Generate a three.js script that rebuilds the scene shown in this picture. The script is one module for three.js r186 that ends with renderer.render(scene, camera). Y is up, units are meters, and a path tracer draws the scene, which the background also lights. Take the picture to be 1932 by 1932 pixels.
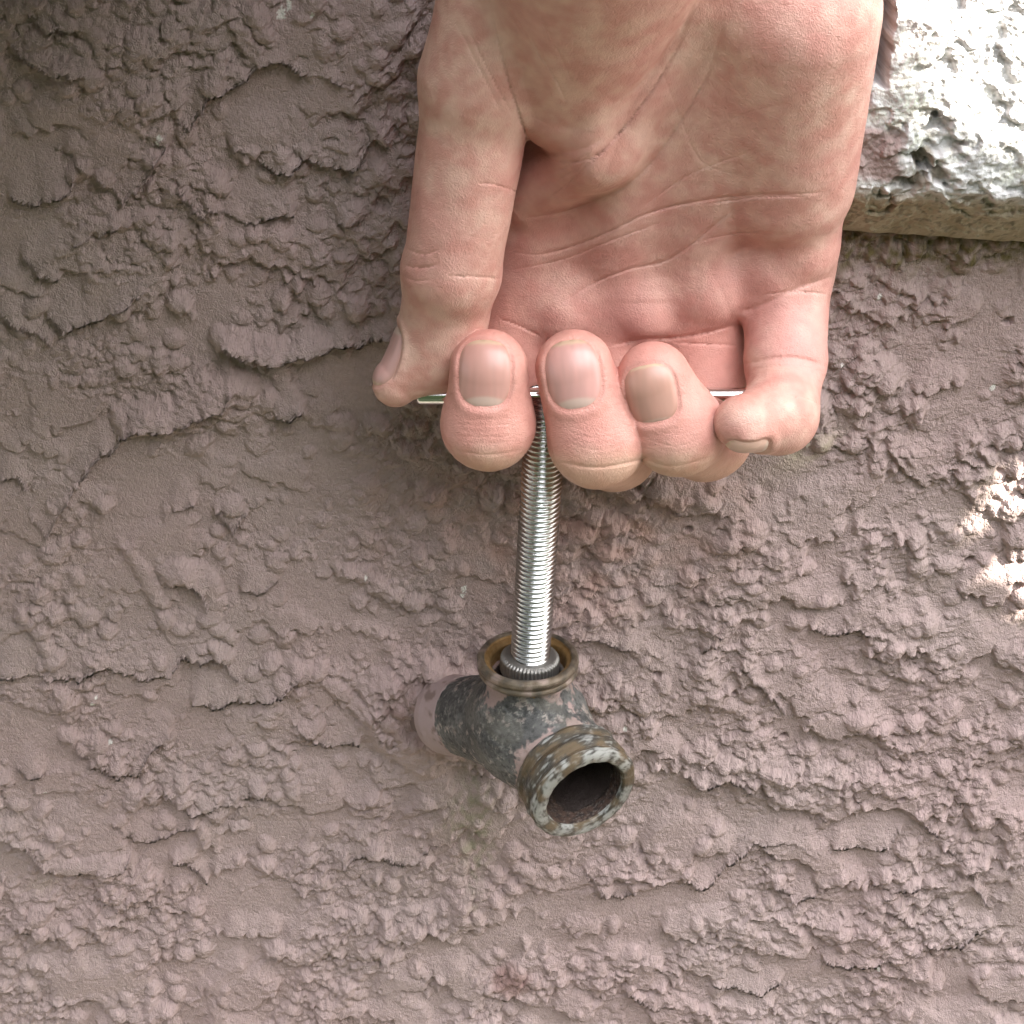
import * as THREE from 'three';
import { mergeGeometries } from 'three/addons/utils/BufferGeometryUtils.js';

// ---------------------------------------------------------------- camera, sky, sun, exposure
const TILT = THREE.MathUtils.degToRad(29), CT = Math.cos(TILT), ST = Math.sin(TILT);
const DIST = 500;                                  // mm from the lens to the reference plane through the grip
const S0 = 268 / 1932;                             // mm per reference unit on that plane
const WALL_GAP = 50;                               // mm, reference point to the wall
const scene = new THREE.Scene();
const camera = new THREE.PerspectiveCamera(2 * Math.atan(134 / DIST) * 180 / Math.PI, 1, 0.02, 400);
camera.position.set(0, DIST * ST / 1000, (WALL_GAP + DIST * CT) / 1000);
camera.lookAt(0, 0, WALL_GAP / 1000);
camera.focus = 0.5;
const renderer = new THREE.WebGLRenderer({ antialias: true });
renderer.toneMapping = THREE.LinearToneMapping;
renderer.toneMappingExposure = 6.3;
renderer.shadowMap.enabled = true;

const SUN = new THREE.Vector3(0.74, 0.50, 0.45).normalize();
{
  const W = 512, H = 256, a = new Float32Array(W * H * 4);
  for (let j = 0; j < H; j++) for (let i = 0; i < W; i++) {
    const el = (j + 0.5) / H * Math.PI - Math.PI / 2, k = (j * W + i) * 4, az = (i + .5) / W * Math.PI * 2;
    const t = Math.max(0, Math.sin(el));
    // equirectangular: longitude from the x axis, so the bright haze stands round the sun
    const dir = [Math.cos(el) * Math.cos(az - Math.PI), t, Math.cos(el) * Math.sin(az - Math.PI)], cs = dir[0] * SUN.x + dir[1] * SUN.y + dir[2] * SUN.z;
    const haze = 1.2 * Math.exp(-Math.pow(Math.acos(Math.min(1, Math.max(-1, cs))) / .62, 2));
    const cl = 0.12 * Math.sin(az * 3 + 4 * el) + 0.10 * Math.sin(az * 5 - 7 * el + 1.3), L = .62 * (.35 + 1.25 * t * t + cl * (1 - t));
    if (el < 0) { a[k] = .14; a[k + 1] = .16; a[k + 2] = .1; }
    else { a[k] = L * .98 + haze; a[k + 1] = L + haze * .97; a[k + 2] = L * (1.06 + .05 * t) + haze * .92; }
    a[k + 3] = 1;
  }
  const sky = new THREE.DataTexture(a, W, H, THREE.RGBAFormat, THREE.FloatType);
  sky.mapping = THREE.EquirectangularReflectionMapping; sky.magFilter = THREE.LinearFilter; sky.needsUpdate = true;
  scene.background = sky; scene.environment = sky;
}
const sun = new THREE.DirectionalLight(new THREE.Color(1, .94, .84), 5);
sun.position.copy(SUN).multiplyScalar(8); sun.castShadow = true; sun.shadow.radius = .4; sun.shadow.mapSize.set(4096, 4096); sun.name = 'sun';
Object.assign(sun.shadow.camera, { left: -4, right: 4, top: 4, bottom: -4, near: .1, far: 20 });
scene.add(sun, sun.target);

// ---------------------------------------------------------------- helpers
function rng(s) { return () => { s = (s + 0x6d2b79f5) | 0; let t = Math.imul(s ^ (s >>> 15), 1 | s); t = (t + Math.imul(t ^ (t >>> 7), 61 | t)) ^ t; return ((t ^ (t >>> 14)) >>> 0) / 4294967296; }; }
const PERM = new Uint8Array(512); { const r = rng(77), p = [...Array(256).keys()]; for (let i = 255; i > 0; i--) { const j = Math.floor(r() * (i + 1)); [p[i], p[j]] = [p[j], p[i]]; } for (let i = 0; i < 512; i++) PERM[i] = p[i & 255]; }
function gr(h, x, y, z) { const u = (h & 15) < 8 ? x : y, v = (h & 15) < 4 ? y : (h & 13) === 12 ? x : z; return ((h & 1) ? -u : u) + ((h & 2) ? -v : v); }
function noise(x, y, z = 0) {
  const X0 = Math.floor(x), Y0 = Math.floor(y), Z0 = Math.floor(z); x -= X0; y -= Y0; z -= Z0;
  const X = X0 & 255, Y = Y0 & 255, Z = Z0 & 255, f = (t) => t * t * t * (t * (t * 6 - 15) + 10), u = f(x), v = f(y), w = f(z);
  const A = PERM[X] + Y, AA = PERM[A & 255] + Z, AB = PERM[(A + 1) & 255] + Z, B = PERM[X + 1] + Y, BA = PERM[B & 255] + Z, BB = PERM[(B + 1) & 255] + Z;
  const L = (t, a, b) => a + t * (b - a);
  return L(w, L(v, L(u, gr(PERM[AA & 511], x, y, z), gr(PERM[BA & 511], x - 1, y, z)), L(u, gr(PERM[AB & 511], x, y - 1, z), gr(PERM[BB & 511], x - 1, y - 1, z))),
    L(v, L(u, gr(PERM[(AA + 1) & 511], x, y, z - 1), gr(PERM[(BA + 1) & 511], x - 1, y, z - 1)), L(u, gr(PERM[(AB + 1) & 511], x, y - 1, z - 1), gr(PERM[(BB + 1) & 511], x - 1, y - 1, z - 1))));
}
const fbm = (x, y, z, n) => { let s = 0, a = 1; for (let i = 0; i < n; i++) { s += a * noise(x, y, z); x = x * 2.03 + 17.1; y = y * 2.03 + 5.7; z = z * 2.03 + 9.2; a *= .5; } return s; };
const clamp = (x, a = 0, b = 1) => Math.min(b, Math.max(a, x));
const sst = (a, b, x) => { const t = clamp((x - a) / (b - a)); return t * t * (3 - 2 * t); };
const mix = (a, b, t) => a + (b - a) * t;
const mix3 = (a, b, t) => [mix(a[0], b[0], t), mix(a[1], b[1], t), mix(a[2], b[2], t)];
// A frame of its own, in mm: x to the right, y and z leaning with the view; P places a point in it by reference units and depth.
const sc = (z) => (DIST - z) / DIST * S0;
const P = (u, v, z) => [(u - 966) * sc(z), (966 - v) * sc(z), z];
const toWorld = (p) => new THREE.Vector3(p[0], p[1] * CT + p[2] * ST, WALL_GAP - p[1] * ST + p[2] * CT).multiplyScalar(.001);
function tag(o, label, category, group) { o.userData.label = label; o.userData.category = category; if (group) o.userData.group = group; return o; }
function named(o, name, parent = scene) { o.name = name; o.castShadow = o.receiveShadow = true; parent.add(o); return o; }
// where the line of sight through (u, v) meets the plane z = zmm before the wall; returns wall mm
function onWall(u, v, zmm = 0) {
  const x = (u - 966) * S0, y = (966 - v) * S0, cam = [0, DIST * ST, WALL_GAP + DIST * CT];
  const q = [x, y * CT, WALL_GAP - y * ST], d = [q[0] - cam[0], q[1] - cam[1], q[2] - cam[2]], t = (zmm - cam[2]) / d[2];
  return [cam[0] + d[0] * t, cam[1] + d[1] * t];
}
function toRef(x, y, z) { // world mm -> reference units
  const dy = y, dz = z - WALL_GAP, cy = dy * CT - dz * ST, cz = dy * ST + dz * CT, s = sc(cz);
  return [966 + x / s, 966 - cy / s];
}

// ---------------------------------------------------------------- implicit surfaces
function cone(a, b, ra, rb, flat) { // tapered capsule; flat = [axis, factor] squeezes it along an axis
  let ax = a, bx = b, w = null, f = 0;
  if (flat) { w = flat[0]; f = flat[1] - 1; }
  const sq = (p) => { if (!w) return p; const k = f * (p[0] * w[0] + p[1] * w[1] + p[2] * w[2]); return [p[0] + k * w[0], p[1] + k * w[1], p[2] + k * w[2]]; };
  ax = sq(a); bx = sq(b);
  const dx = bx[0] - ax[0], dy = bx[1] - ax[1], dz = bx[2] - ax[2], L = 1 / Math.max(1e-6, dx * dx + dy * dy + dz * dz);
  return (x, y, z) => {
    if (w) { const k = f * (x * w[0] + y * w[1] + z * w[2]); x += k * w[0]; y += k * w[1]; z += k * w[2]; }
    x -= ax[0]; y -= ax[1]; z -= ax[2];
    let t = (x * dx + y * dy + z * dz) * L; t = t < 0 ? 0 : t > 1 ? 1 : t;
    x -= t * dx; y -= t * dy; z -= t * dz;
    return Math.sqrt(x * x + y * y + z * z) - (ra + (rb - ra) * t);
  };
}
const smin = (a, b, k) => { const h = k - Math.abs(a - b); return h > 0 ? Math.min(a, b) - h * h / (4 * k) : Math.min(a, b); };
// Naive surface nets on a grid, then `sub` rounds of splitting, every vertex pulled onto the fine field.
function surface(f, fine, lo, hi, h, sub) {
  const nx = Math.ceil((hi[0] - lo[0]) / h) + 1, ny = Math.ceil((hi[1] - lo[1]) / h) + 1, nz = Math.ceil((hi[2] - lo[2]) / h) + 1;
  const g = new Float32Array(nx * ny * nz), B = 6, at = (i, j, k) => (k * ny + j) * nx + i;
  for (let k0 = 0; k0 < nz; k0 += B) for (let j0 = 0; j0 < ny; j0 += B) for (let i0 = 0; i0 < nx; i0 += B) {
    const c = f(lo[0] + (i0 + B / 2) * h, lo[1] + (j0 + B / 2) * h, lo[2] + (k0 + B / 2) * h), far = Math.abs(c) > B * h * 1.75 ;
    for (let k = k0; k < Math.min(nz, k0 + B); k++) for (let j = j0; j < Math.min(ny, j0 + B); j++) for (let i = i0; i < Math.min(nx, i0 + B); i++)
      g[at(i, j, k)] = far ? c : f(lo[0] + i * h, lo[1] + j * h, lo[2] + k * h);
  }
  const id = new Int32Array(nx * ny * nz).fill(-1); let pos = [], quads = [];
  for (let k = 0; k < nz - 1; k++) for (let j = 0; j < ny - 1; j++) for (let i = 0; i < nx - 1; i++) {
    let n = 0, x = 0, y = 0, z = 0, neg = 0;
    for (let c = 0; c < 8; c++) if (g[at(i + (c & 1), j + (c >> 1 & 1), k + (c >> 2))] < 0) neg++;
    if (neg === 0 || neg === 8) continue;
    for (let d = 0; d < 3; d++) for (let c = 0; c < 8; c++) {
      if (c >> d & 1) continue;
      const e = c | (1 << d), va = g[at(i + (c & 1), j + (c >> 1 & 1), k + (c >> 2))], vb = g[at(i + (e & 1), j + (e >> 1 & 1), k + (e >> 2))];
      if ((va < 0) === (vb < 0)) continue;
      const t = va / (va - vb), q = [c & 1, c >> 1 & 1, c >> 2]; q[d] += t; x += q[0]; y += q[1]; z += q[2]; n++;
    }
    id[at(i, j, k)] = pos.length / 3; pos.push(lo[0] + (i + x / n) * h, lo[1] + (j + y / n) * h, lo[2] + (k + z / n) * h);
  }
  for (let k = 1; k < nz - 1; k++) for (let j = 1; j < ny - 1; j++) for (let i = 1; i < nx - 1; i++) {
    const s = g[at(i, j, k)] < 0;
    if (s !== g[at(i + 1, j, k)] < 0) { const q = [id[at(i, j - 1, k - 1)], id[at(i, j, k - 1)], id[at(i, j, k)], id[at(i, j - 1, k)]]; quads.push(s ? q : q.reverse()); }
    if (s !== g[at(i, j + 1, k)] < 0) { const q = [id[at(i - 1, j, k - 1)], id[at(i - 1, j, k)], id[at(i, j, k)], id[at(i, j, k - 1)]]; quads.push(s ? q : q.reverse()); }
    if (s !== g[at(i, j, k + 1)] < 0) { const q = [id[at(i - 1, j - 1, k)], id[at(i, j - 1, k)], id[at(i, j, k)], id[at(i - 1, j, k)]]; quads.push(s ? q : q.reverse()); }
  }
  const grad = (F, x, y, z, e) => { const a = F(x + e, y, z) - F(x - e, y, z), b = F(x, y + e, z) - F(x, y - e, z), c = F(x, y, z + e) - F(x, y, z - e); return [a, b, c]; };
  const pull = (from, F, e, most) => { for (let v = from; v < pos.length / 3; v++) { const x = pos[3 * v], y = pos[3 * v + 1], z = pos[3 * v + 2], d = F(x, y, z), n = grad(F, x, y, z, e), l2 = n[0] * n[0] + n[1] * n[1] + n[2] * n[2]; if (l2 < 1e-12) continue; const m = clamp(d * 2 * e / l2 * Math.sqrt(l2), -most, most) / Math.sqrt(l2); pos[3 * v] -= n[0] * m; pos[3 * v + 1] -= n[1] * m; pos[3 * v + 2] -= n[2] * m; } };
  pull(0, f, .1, h * .5);
  for (let r = 0; r < sub; r++) {
    const em = new Map(), N0 = pos.length / 3, out = [], half = (a, b) => { const k = a < b ? a * 4194304 + b : b * 4194304 + a; let v = em.get(k); if (v === undefined) { v = pos.length / 3; pos.push((pos[3 * a] + pos[3 * b]) / 2, (pos[3 * a + 1] + pos[3 * b + 1]) / 2, (pos[3 * a + 2] + pos[3 * b + 2]) / 2); em.set(k, v); } return v; };
    for (const [a, b, c, d] of quads) { const ab = half(a, b), bc = half(b, c), cd = half(c, d), da = half(d, a), m = pos.length / 3; pos.push((pos[3 * a] + pos[3 * b] + pos[3 * c] + pos[3 * d]) / 4, (pos[3 * a + 1] + pos[3 * b + 1] + pos[3 * c + 1] + pos[3 * d + 1]) / 4, (pos[3 * a + 2] + pos[3 * b + 2] + pos[3 * c + 2] + pos[3 * d + 2]) / 4); out.push([a, ab, m, da], [ab, b, bc, m], [m, bc, c, cd], [da, m, cd, d]); }
    quads = out; pull(N0, f, .1, h * .5);
  }
  pull(0, fine, .08, .8); pull(0, fine, .08, .3);
  const nv = pos.length / 3, nrm = new Float32Array(nv * 3);
  for (let v = 0; v < nv; v++) { const n = grad(fine, pos[3 * v], pos[3 * v + 1], pos[3 * v + 2], .12), l = Math.hypot(...n) || 1; nrm[3 * v] = n[0] / l; nrm[3 * v + 1] = n[1] / l; nrm[3 * v + 2] = n[2] / l; }
  const idx = new Uint32Array(quads.length * 6); quads.forEach(([a, b, c, d], i) => idx.set([a, b, c, a, c, d], i * 6));
  return { pos: Float32Array.from(pos), nrm, idx };
}
// turns such a mesh (mm, leaning frame) into a geometry in world metres about `origin`, with colours and box-mapped uv
function toGeometry(m, origin, colour, uvScale = .001) {
  const n = m.pos.length / 3, p = new Float32Array(n * 3), q = new Float32Array(n * 3), c = new Float32Array(n * 3);
  for (let v = 0; v < n; v++) {
    const [x, y, z] = [m.pos[3 * v], m.pos[3 * v + 1], m.pos[3 * v + 2]], w = toWorld([x, y, z]);
    p[3 * v] = w.x - origin.x; p[3 * v + 1] = w.y - origin.y; p[3 * v + 2] = w.z - origin.z;
    const a = m.nrm[3 * v], b = m.nrm[3 * v + 1], d = m.nrm[3 * v + 2];
    q[3 * v] = a; q[3 * v + 1] = b * CT + d * ST; q[3 * v + 2] = -b * ST + d * CT;
    c.set(colour(x, y, z, a, b, d), 3 * v);
  }
  // split by facing so that each chart is mapped along its own axis
  const chart = new Map(), P2 = [], Q2 = [], C2 = [], U2 = [], I2 = new Uint32Array(m.idx.length);
  for (let t = 0; t < m.idx.length; t += 3) {
    let s = [0, 0, 0]; for (let e = 0; e < 3; e++) for (let k = 0; k < 3; k++) s[k] += m.nrm[3 * m.idx[t + e] + k];
    s = s.map(Math.abs); const ax = s[2] >= s[0] && s[2] >= s[1] ? 2 : s[0] > s[1] ? 0 : 1;
    for (let e = 0; e < 3; e++) {
      const v = m.idx[t + e], key = v * 3 + ax; let k = chart.get(key);
      if (k === undefined) { k = P2.length / 3; chart.set(key, k); for (let j = 0; j < 3; j++) { P2.push(p[3 * v + j]); Q2.push(q[3 * v + j]); C2.push(c[3 * v + j]); } const o = [m.pos[3 * v], m.pos[3 * v + 1], m.pos[3 * v + 2]]; U2.push((ax === 0 ? o[2] : o[0]) * uvScale, (ax === 1 ? o[2] : o[1]) * uvScale); }
      I2[t + e] = k;
    }
  }
  const G = new THREE.BufferGeometry();
  G.setAttribute('position', new THREE.BufferAttribute(Float32Array.from(P2), 3)); G.setAttribute('normal', new THREE.BufferAttribute(Float32Array.from(Q2), 3));
  G.setAttribute('color', new THREE.BufferAttribute(Float32Array.from(C2), 3)); G.setAttribute('uv', new THREE.BufferAttribute(Float32Array.from(U2), 2));
  G.setIndex(new THREE.BufferAttribute(I2, 1)); return G;
}
function grainTexture(size, f) { const a = new Uint8Array(size * size * 4); for (let j = 0; j < size; j++) for (let i = 0; i < size; i++) { const v = clamp(f(i / size, j / size)) * 255, k = (j * size + i) * 4; a[k] = a[k + 1] = a[k + 2] = v; a[k + 3] = 255; } const t = new THREE.DataTexture(a, size, size); t.wrapS = t.wrapT = THREE.RepeatWrapping; t.magFilter = THREE.LinearFilter; t.needsUpdate = true; return t; }
function tiled(x, y, f, seed) { // periodic noise: f cells per tile, blended across the seam
  const a = noise(x * f, y * f, seed), b = noise((x - 1) * f, y * f, seed), c = noise(x * f, (y - 1) * f, seed), d = noise((x - 1) * f, (y - 1) * f, seed);
  return mix(mix(a, b, x), mix(c, d, x), y) / Math.sqrt((x * x + (1 - x) * (1 - x)) * (y * y + (1 - y) * (1 - y)));
}

const grainMetal = grainTexture(512, (x, y) => .5 + .35 * tiled(x, y, 60, 3) + .3 * tiled(x, y, 130, 9));

// ---------------------------------------------------------------- the ground and the sky's surroundings
const GROUND = -0.62;
{
  const g = new THREE.PlaneGeometry(300, 300, 1, 1); g.rotateX(-Math.PI / 2);
  const grass = grainTexture(512, (x, y) => .5 + .35 * tiled(x, y, 40, 1) + .25 * tiled(x, y, 110, 4));
  grass.repeat.set(300, 300); grass.colorSpace = THREE.SRGBColorSpace;
  const o = named(new THREE.Mesh(g, new THREE.MeshStandardMaterial({ color: new THREE.Color().setRGB(.10, .15, .045), map: grass, roughness: 1 })), 'ground');
  o.position.set(0, GROUND - .01, 0); o.userData.kind = 'structure';
  const p = named(new THREE.Mesh(new THREE.BoxGeometry(6, .03, .42), new THREE.MeshStandardMaterial({ color: new THREE.Color().setRGB(.24, .21, .17), roughness: .95, bumpMap: grass, bumpScale: .002 })), 'path');
  p.position.set(0, GROUND, .21); p.userData.kind = 'structure';
}

{
  const b = new THREE.Group(); named(b, 'meter_box'); b.position.set(-.32, .213, 0); tag(b, 'large grey metal meter box mounted on the wall, high above the left of the tap', 'meter box');
  const grey = new THREE.MeshStandardMaterial({ color: new THREE.Color().setRGB(.12, .12, .12), roughness: .6, metalness: .3 });
  const bx = (n, w, h, d, x, y, z) => { const o = named(new THREE.Mesh(new THREE.BoxGeometry(w, h, d), grey), n, b); o.position.set(x, y, z); };
  bx('casing', .59, .5, .32, 0, .25, .16); bx('door', .54, .46, .012, 0, .25, .326); bx('handle', .014, .06, .02, .22, .25, .342);
}
{ // clipped hedge across the garden
  const r = rng(5), green = new THREE.MeshStandardMaterial({ color: new THREE.Color().setRGB(.045, .075, .028), roughness: .95 });
  const hedge = (w, h, d, x, z, label) => {
    const G = new THREE.BoxGeometry(w, h, d, Math.round(w * 16), Math.round(h * 16), Math.round(d * 12)), p = G.attributes.position;
    for (let i = 0; i < p.count; i++) { const a = p.getX(i), b = p.getY(i), c = p.getZ(i), n = .12 * noise(a * 3 + x, b * 3, c * 3) + .09 * noise(a * 9 + x, b * 9, c * 9); p.setXYZ(i, a + n, b + n * (b > 0 ? 1 : 0), c + n); }
    G.computeVertexNormals(); const g = new THREE.Group(); named(g, 'hedge'); g.position.set(x, GROUND, z); tag(g, label, 'hedge'); const o = named(new THREE.Mesh(G, green), 'foliage', g); o.position.y = h / 2;
  };
  hedge(9, 2.3, .8, 1.2, 3.0, 'clipped green hedge running along the far side of the lawn, facing the wall');
}
// ---------------------------------------------------------------- the rough rendered wall (relief is geometry)
const axisPoints = (a, b, step, lo, hi) => { const r = []; for (let x = a; x <= b; x += step) r.push(x); for (let s = step, x = r[r.length - 1]; x < hi; ) { s *= 1.25; x = Math.min(hi, x + s); r.push(x); } const l = []; for (let s = step, x = a; x > lo; ) { s *= 1.25; x = Math.max(lo, x - s); l.push(x); } return l.reverse().concat(r); };
const wallStrokes = [];   // lower lips of the trowelled patches, in wall mm: [points, height, run of the slope above it]
{
  const add = (k, ox, oy, h, run, list) => { for (const s of list) wallStrokes.push([s.map(([x, y]) => onWall(x * k + ox, y * k + oy)), h, run]); };
  const k = 1300 / 3000 * 1932 / 1932;
  add(k, 0, 0, 4.3, 15, [
    [[50, 190], [90, 240], [200, 280], [320, 305], [380, 290]], [[480, 260], [560, 280], [700, 285]],
    [[770, 520], [830, 540], [880, 460], [910, 410], [1000, 370], [1060, 340], [1130, 260], [1240, 245], [1310, 300], [1420, 310], [1480, 340]],
    [[1130, 700], [1190, 725], [1280, 725], [1330, 670], [1400, 700], [1470, 710], [1560, 700], [1640, 550]],
    [[430, 750], [480, 790], [540, 860], [620, 780], [680, 680], [730, 620]], [[40, 850], [130, 890], [220, 850], [310, 810], [325, 760]],
    [[330, 1040], [430, 1000], [520, 960]], [[900, 880], [960, 900], [1070, 960], [1160, 920], [1280, 905]],
    [[210, 1370], [280, 1425], [380, 1390], [500, 1340], [600, 1270], [690, 1200]], [[1310, 1125], [1360, 1135], [1430, 1110]], [[130, 40], [170, 90], [200, 110], [320, 105]],
    [[1470, 930], [1530, 950], [1620, 900]], [[780, 800], [850, 900], [900, 930], [920, 880]], [[0, 1350], [60, 1410], [130, 1430], [220, 1490]], [[100, 1110], [170, 1190], [220, 1210], [260, 1190]]]);
  add(k, 0, 0, 5.2, 11, [[[970, 1480], [1080, 1530], [1220, 1550], [1330, 1510], [1420, 1490], [1600, 1470], [1740, 1430]], [[520, 1900], [560, 1860], [640, 1840], [720, 1850], [800, 1820], [900, 1770], [970, 1760], [1010, 1680]], [[1200, 1790], [1260, 1795], [1320, 1770]]]);
  add(k, 0, 837.2, 4.0, 17, [
    [[0, 150], [60, 130], [110, 180], [140, 320], [200, 400], [240, 320], [330, 180], [380, 110], [450, 30], [510, 10]],
    [[760, 280], [800, 295], [840, 250]], [[940, 280], [1010, 380], [1070, 300]], [[1050, 620], [1120, 640], [1200, 600]], [[730, 600], [820, 590], [880, 640], [900, 690]],
    [[0, 1000], [110, 990], [220, 1015], [340, 1010], [420, 960], [500, 975], [620, 1005], [740, 990], [800, 920], [870, 940], [960, 905], [1000, 980], [1040, 1010]],
    [[840, 1110], [920, 1130], [1020, 1110], [1150, 1105], [1230, 1060], [1310, 990]], [[320, 1290], [400, 1390], [500, 1420], [600, 1430], [650, 1330], [730, 1260]],
    [[720, 1500], [780, 1560], [850, 1590], [950, 1560], [1040, 1540], [1150, 1500]], [[1280, 1210], [1370, 1280], [1450, 1310], [1560, 1290]],
    [[500, 1640], [580, 1710], [660, 1720], [760, 1680], [850, 1650]], [[120, 1730], [190, 1830], [300, 1840], [420, 1830], [540, 1830], [570, 1780]],
    [[1480, 1770], [1500, 1830], [1560, 1790], [1650, 1770], [1750, 1820], [1830, 1800], [1860, 1760]], [[760, 1800], [850, 1850], [900, 1900]], [[80, 1410], [120, 1440], [180, 1420]]]);
  add(k, 1094.8, 1094.8, 3.8, 13, [
    [[530, 290], [560, 270], [590, 255]], [[700, 370], [760, 430], [830, 500], [890, 570]], [[450, 840], [540, 880], [620, 850], [690, 860], [750, 910]],
    [[450, 1290], [500, 1325], [560, 1320], [650, 1230], [740, 1150], [850, 1130], [960, 1140], [1030, 1200]], [[850, 1310], [940, 1390], [1020, 1360]], [[1280, 1300], [1350, 1340], [1480, 1310]],
    [[580, 1740], [700, 1770], [800, 1780], [870, 1740]], [[1100, 1150], [1280, 1160], [1340, 1140], [1390, 1090]], [[30, 1250], [90, 1340], [180, 1375], [240, 1340]], [[0, 230], [100, 250], [240, 290]],
    [[1060, 1640], [1140, 1670], [1220, 1660], [1320, 1640], [1420, 1640], [1500, 1560], [1620, 1590], [1740, 1520]], [[1470, 950], [1500, 1060], [1550, 1090]], [[1580, 1150], [1700, 1230], [1720, 1330], [1760, 1390]],
    [[1010, 200], [1090, 235], [1180, 200], [1310, 225]], [[1300, 1410], [1400, 1440], [1460, 1500]], [[1120, 1540], [1200, 1550], [1240, 1560]], [[210, 1790], [320, 1850], [400, 1840]]]);
}
const pipeFoot = onWall(812, 1346);
const wy1 = onWall(0, -25)[1], wy0 = onWall(0, 1960)[1];
{
  const xs = axisPoints(onWall(-20, 1960)[0], onWall(1952, 1960)[0], .38, -2500, 2500);
  const ys = axisPoints(wy0, wy1, .43, -640, 2400), nx = xs.length, ny = ys.length, h = new Float32Array(nx * ny), seed = new Float32Array(nx * ny);
  const colAt = (x) => { let a = 0, b = nx - 1; while (b - a > 1) { const m = (a + b) >> 1; if (xs[m] < x) a = m; else b = m; } return a; };
  const rowAt = (y) => { let a = 0, b = ny - 1; while (b - a > 1) { const m = (a + b) >> 1; if (ys[m] < y) a = m; else b = m; } return a; };
  const runs = new Float32Array(nx * ny);
  for (const [pts, H, run] of wallStrokes) for (let s = 0; s + 1 < pts.length; s++) {
    let [a, b] = [pts[s], pts[s + 1]]; if (a[0] > b[0]) [a, b] = [b, a];
    const c0 = colAt(a[0]), c1 = colAt(b[0]) + 1;
    for (let c = c0; c <= Math.min(nx - 1, c1); c++) {
      const t = clamp((xs[c] - a[0]) / Math.max(.2, b[0] - a[0])), y = mix(a[1], b[1], t) + 1.3 * noise(xs[c] * .35, a[1] * .1, 3) + .3 * noise(xs[c] * .9, a[1] * .2, 8);
      const r = rowAt(y), k = r * nx + c, hh = H * (.75 + .5 * noise(xs[c] * .12, y * .12, 21));
      if (hh > seed[k]) { seed[k] = hh; runs[k] = run; }
    }
  }
  const calmC = onWall(330, 1080), crumbC = onWall(930, 930), rough = new Float32Array(nx * ny), small = new Float32Array(nx * ny);
  for (let j = 0; j < ny; j++) for (let i = 0; i < nx; i++) {
    const x = xs[i], y = ys[j], k = j * nx + i, near = Math.hypot(x, y) < 420;
    const wx = x + 5 * noise(x * .09, y * .09, 1) + 2 * noise(x * .3, y * .3, 2), wy = y + 5 * noise(x * .09, y * .09, 5) + 2 * noise(x * .3, y * .3, 6);
    rough[k] = clamp(.45 + 1.7 * noise(x * .026 + 3, y * .03, 44) + .6 * noise(x * .08, y * .09, 46) + .7 * (1 - sst(25, 70, Math.hypot(x - crumbC[0], (y - crumbC[1]) * 1.2))) + .35 * sst(40, 130, y) - .22 * (1 - sst(40, 95, Math.hypot((x - calmC[0]) * .75, y - calmC[1]))));
    const reg = .5 + .8 * noise(x * .025, y * .03, 40);
    const n = noise(wx * .034, wy * .05, 10) + .5 * noise(wx * .085, wy * .12, 11) + .2 * noise(x * .4, y * .4, 12);
    const calm = 1 - .5 * (1 - sst(60, 105, Math.hypot((x - calmC[0]) * .75, y - calmC[1]))); let m = sst(.12, .2, n) * 2.5 * clamp(.35 + reg) * calm;
    const n2 = noise(wx * .10 + 7, wy * .14, 14) + .5 * noise(wx * .25, wy * .32, 15);
    let sm = sst(.16, .24, n2) * 1.2 * clamp(1.1 - reg * .4);
    const n3 = noise(wx * .33 + 3, wy * .42, 16) + .35 * noise(x * .8, y * .8, 17);
    sm += sst(.2, .32, n3) * .8 * clamp(.4 + .9 * noise(x * .03 + 9, y * .03, 41));
    small[k] = sm * (.2 + .95 * rough[k]) * calm; seed[k] = Math.max(seed[k], m);
    if (!near) seed[k] = m;
  }
  { // every patch falls off upwards as a slope and ends below in a lip
    let cur = new Float32Array(nx), sl = new Float32Array(nx).fill(.11), c2 = cur.slice(), s2 = sl.slice();
    for (let j = 0; j < ny; j++) {
      const dy = j ? Math.min(4, ys[j] - ys[j - 1]) : 0;
      for (let i = 0; i < nx; i++) {
        const k = j * nx + i, a = Math.max(0, i - 1), b = Math.min(nx - 1, i + 1), wob = 1 + .8 * noise(xs[i] * .3, ys[j] * .3, 22);
        const a2 = Math.max(0, i - 2), b2 = Math.min(nx - 1, i + 2); let v = .16 * cur[a2] + .22 * cur[a] + .24 * cur[i] + .22 * cur[b] + .16 * cur[b2]; const s = .3 * sl[a] + .4 * sl[i] + .3 * sl[b];
        v = Math.max(0, v - s * dy * wob); s2[i] = s;
        if (seed[k] > v) { v = seed[k]; s2[i] = runs[k] ? seed[k] / runs[k] : .3; }
        c2[i] = h[k] = v;
      }
      [cur, c2] = [c2, cur]; [sl, s2] = [s2, sl];
    }
  }
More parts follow.
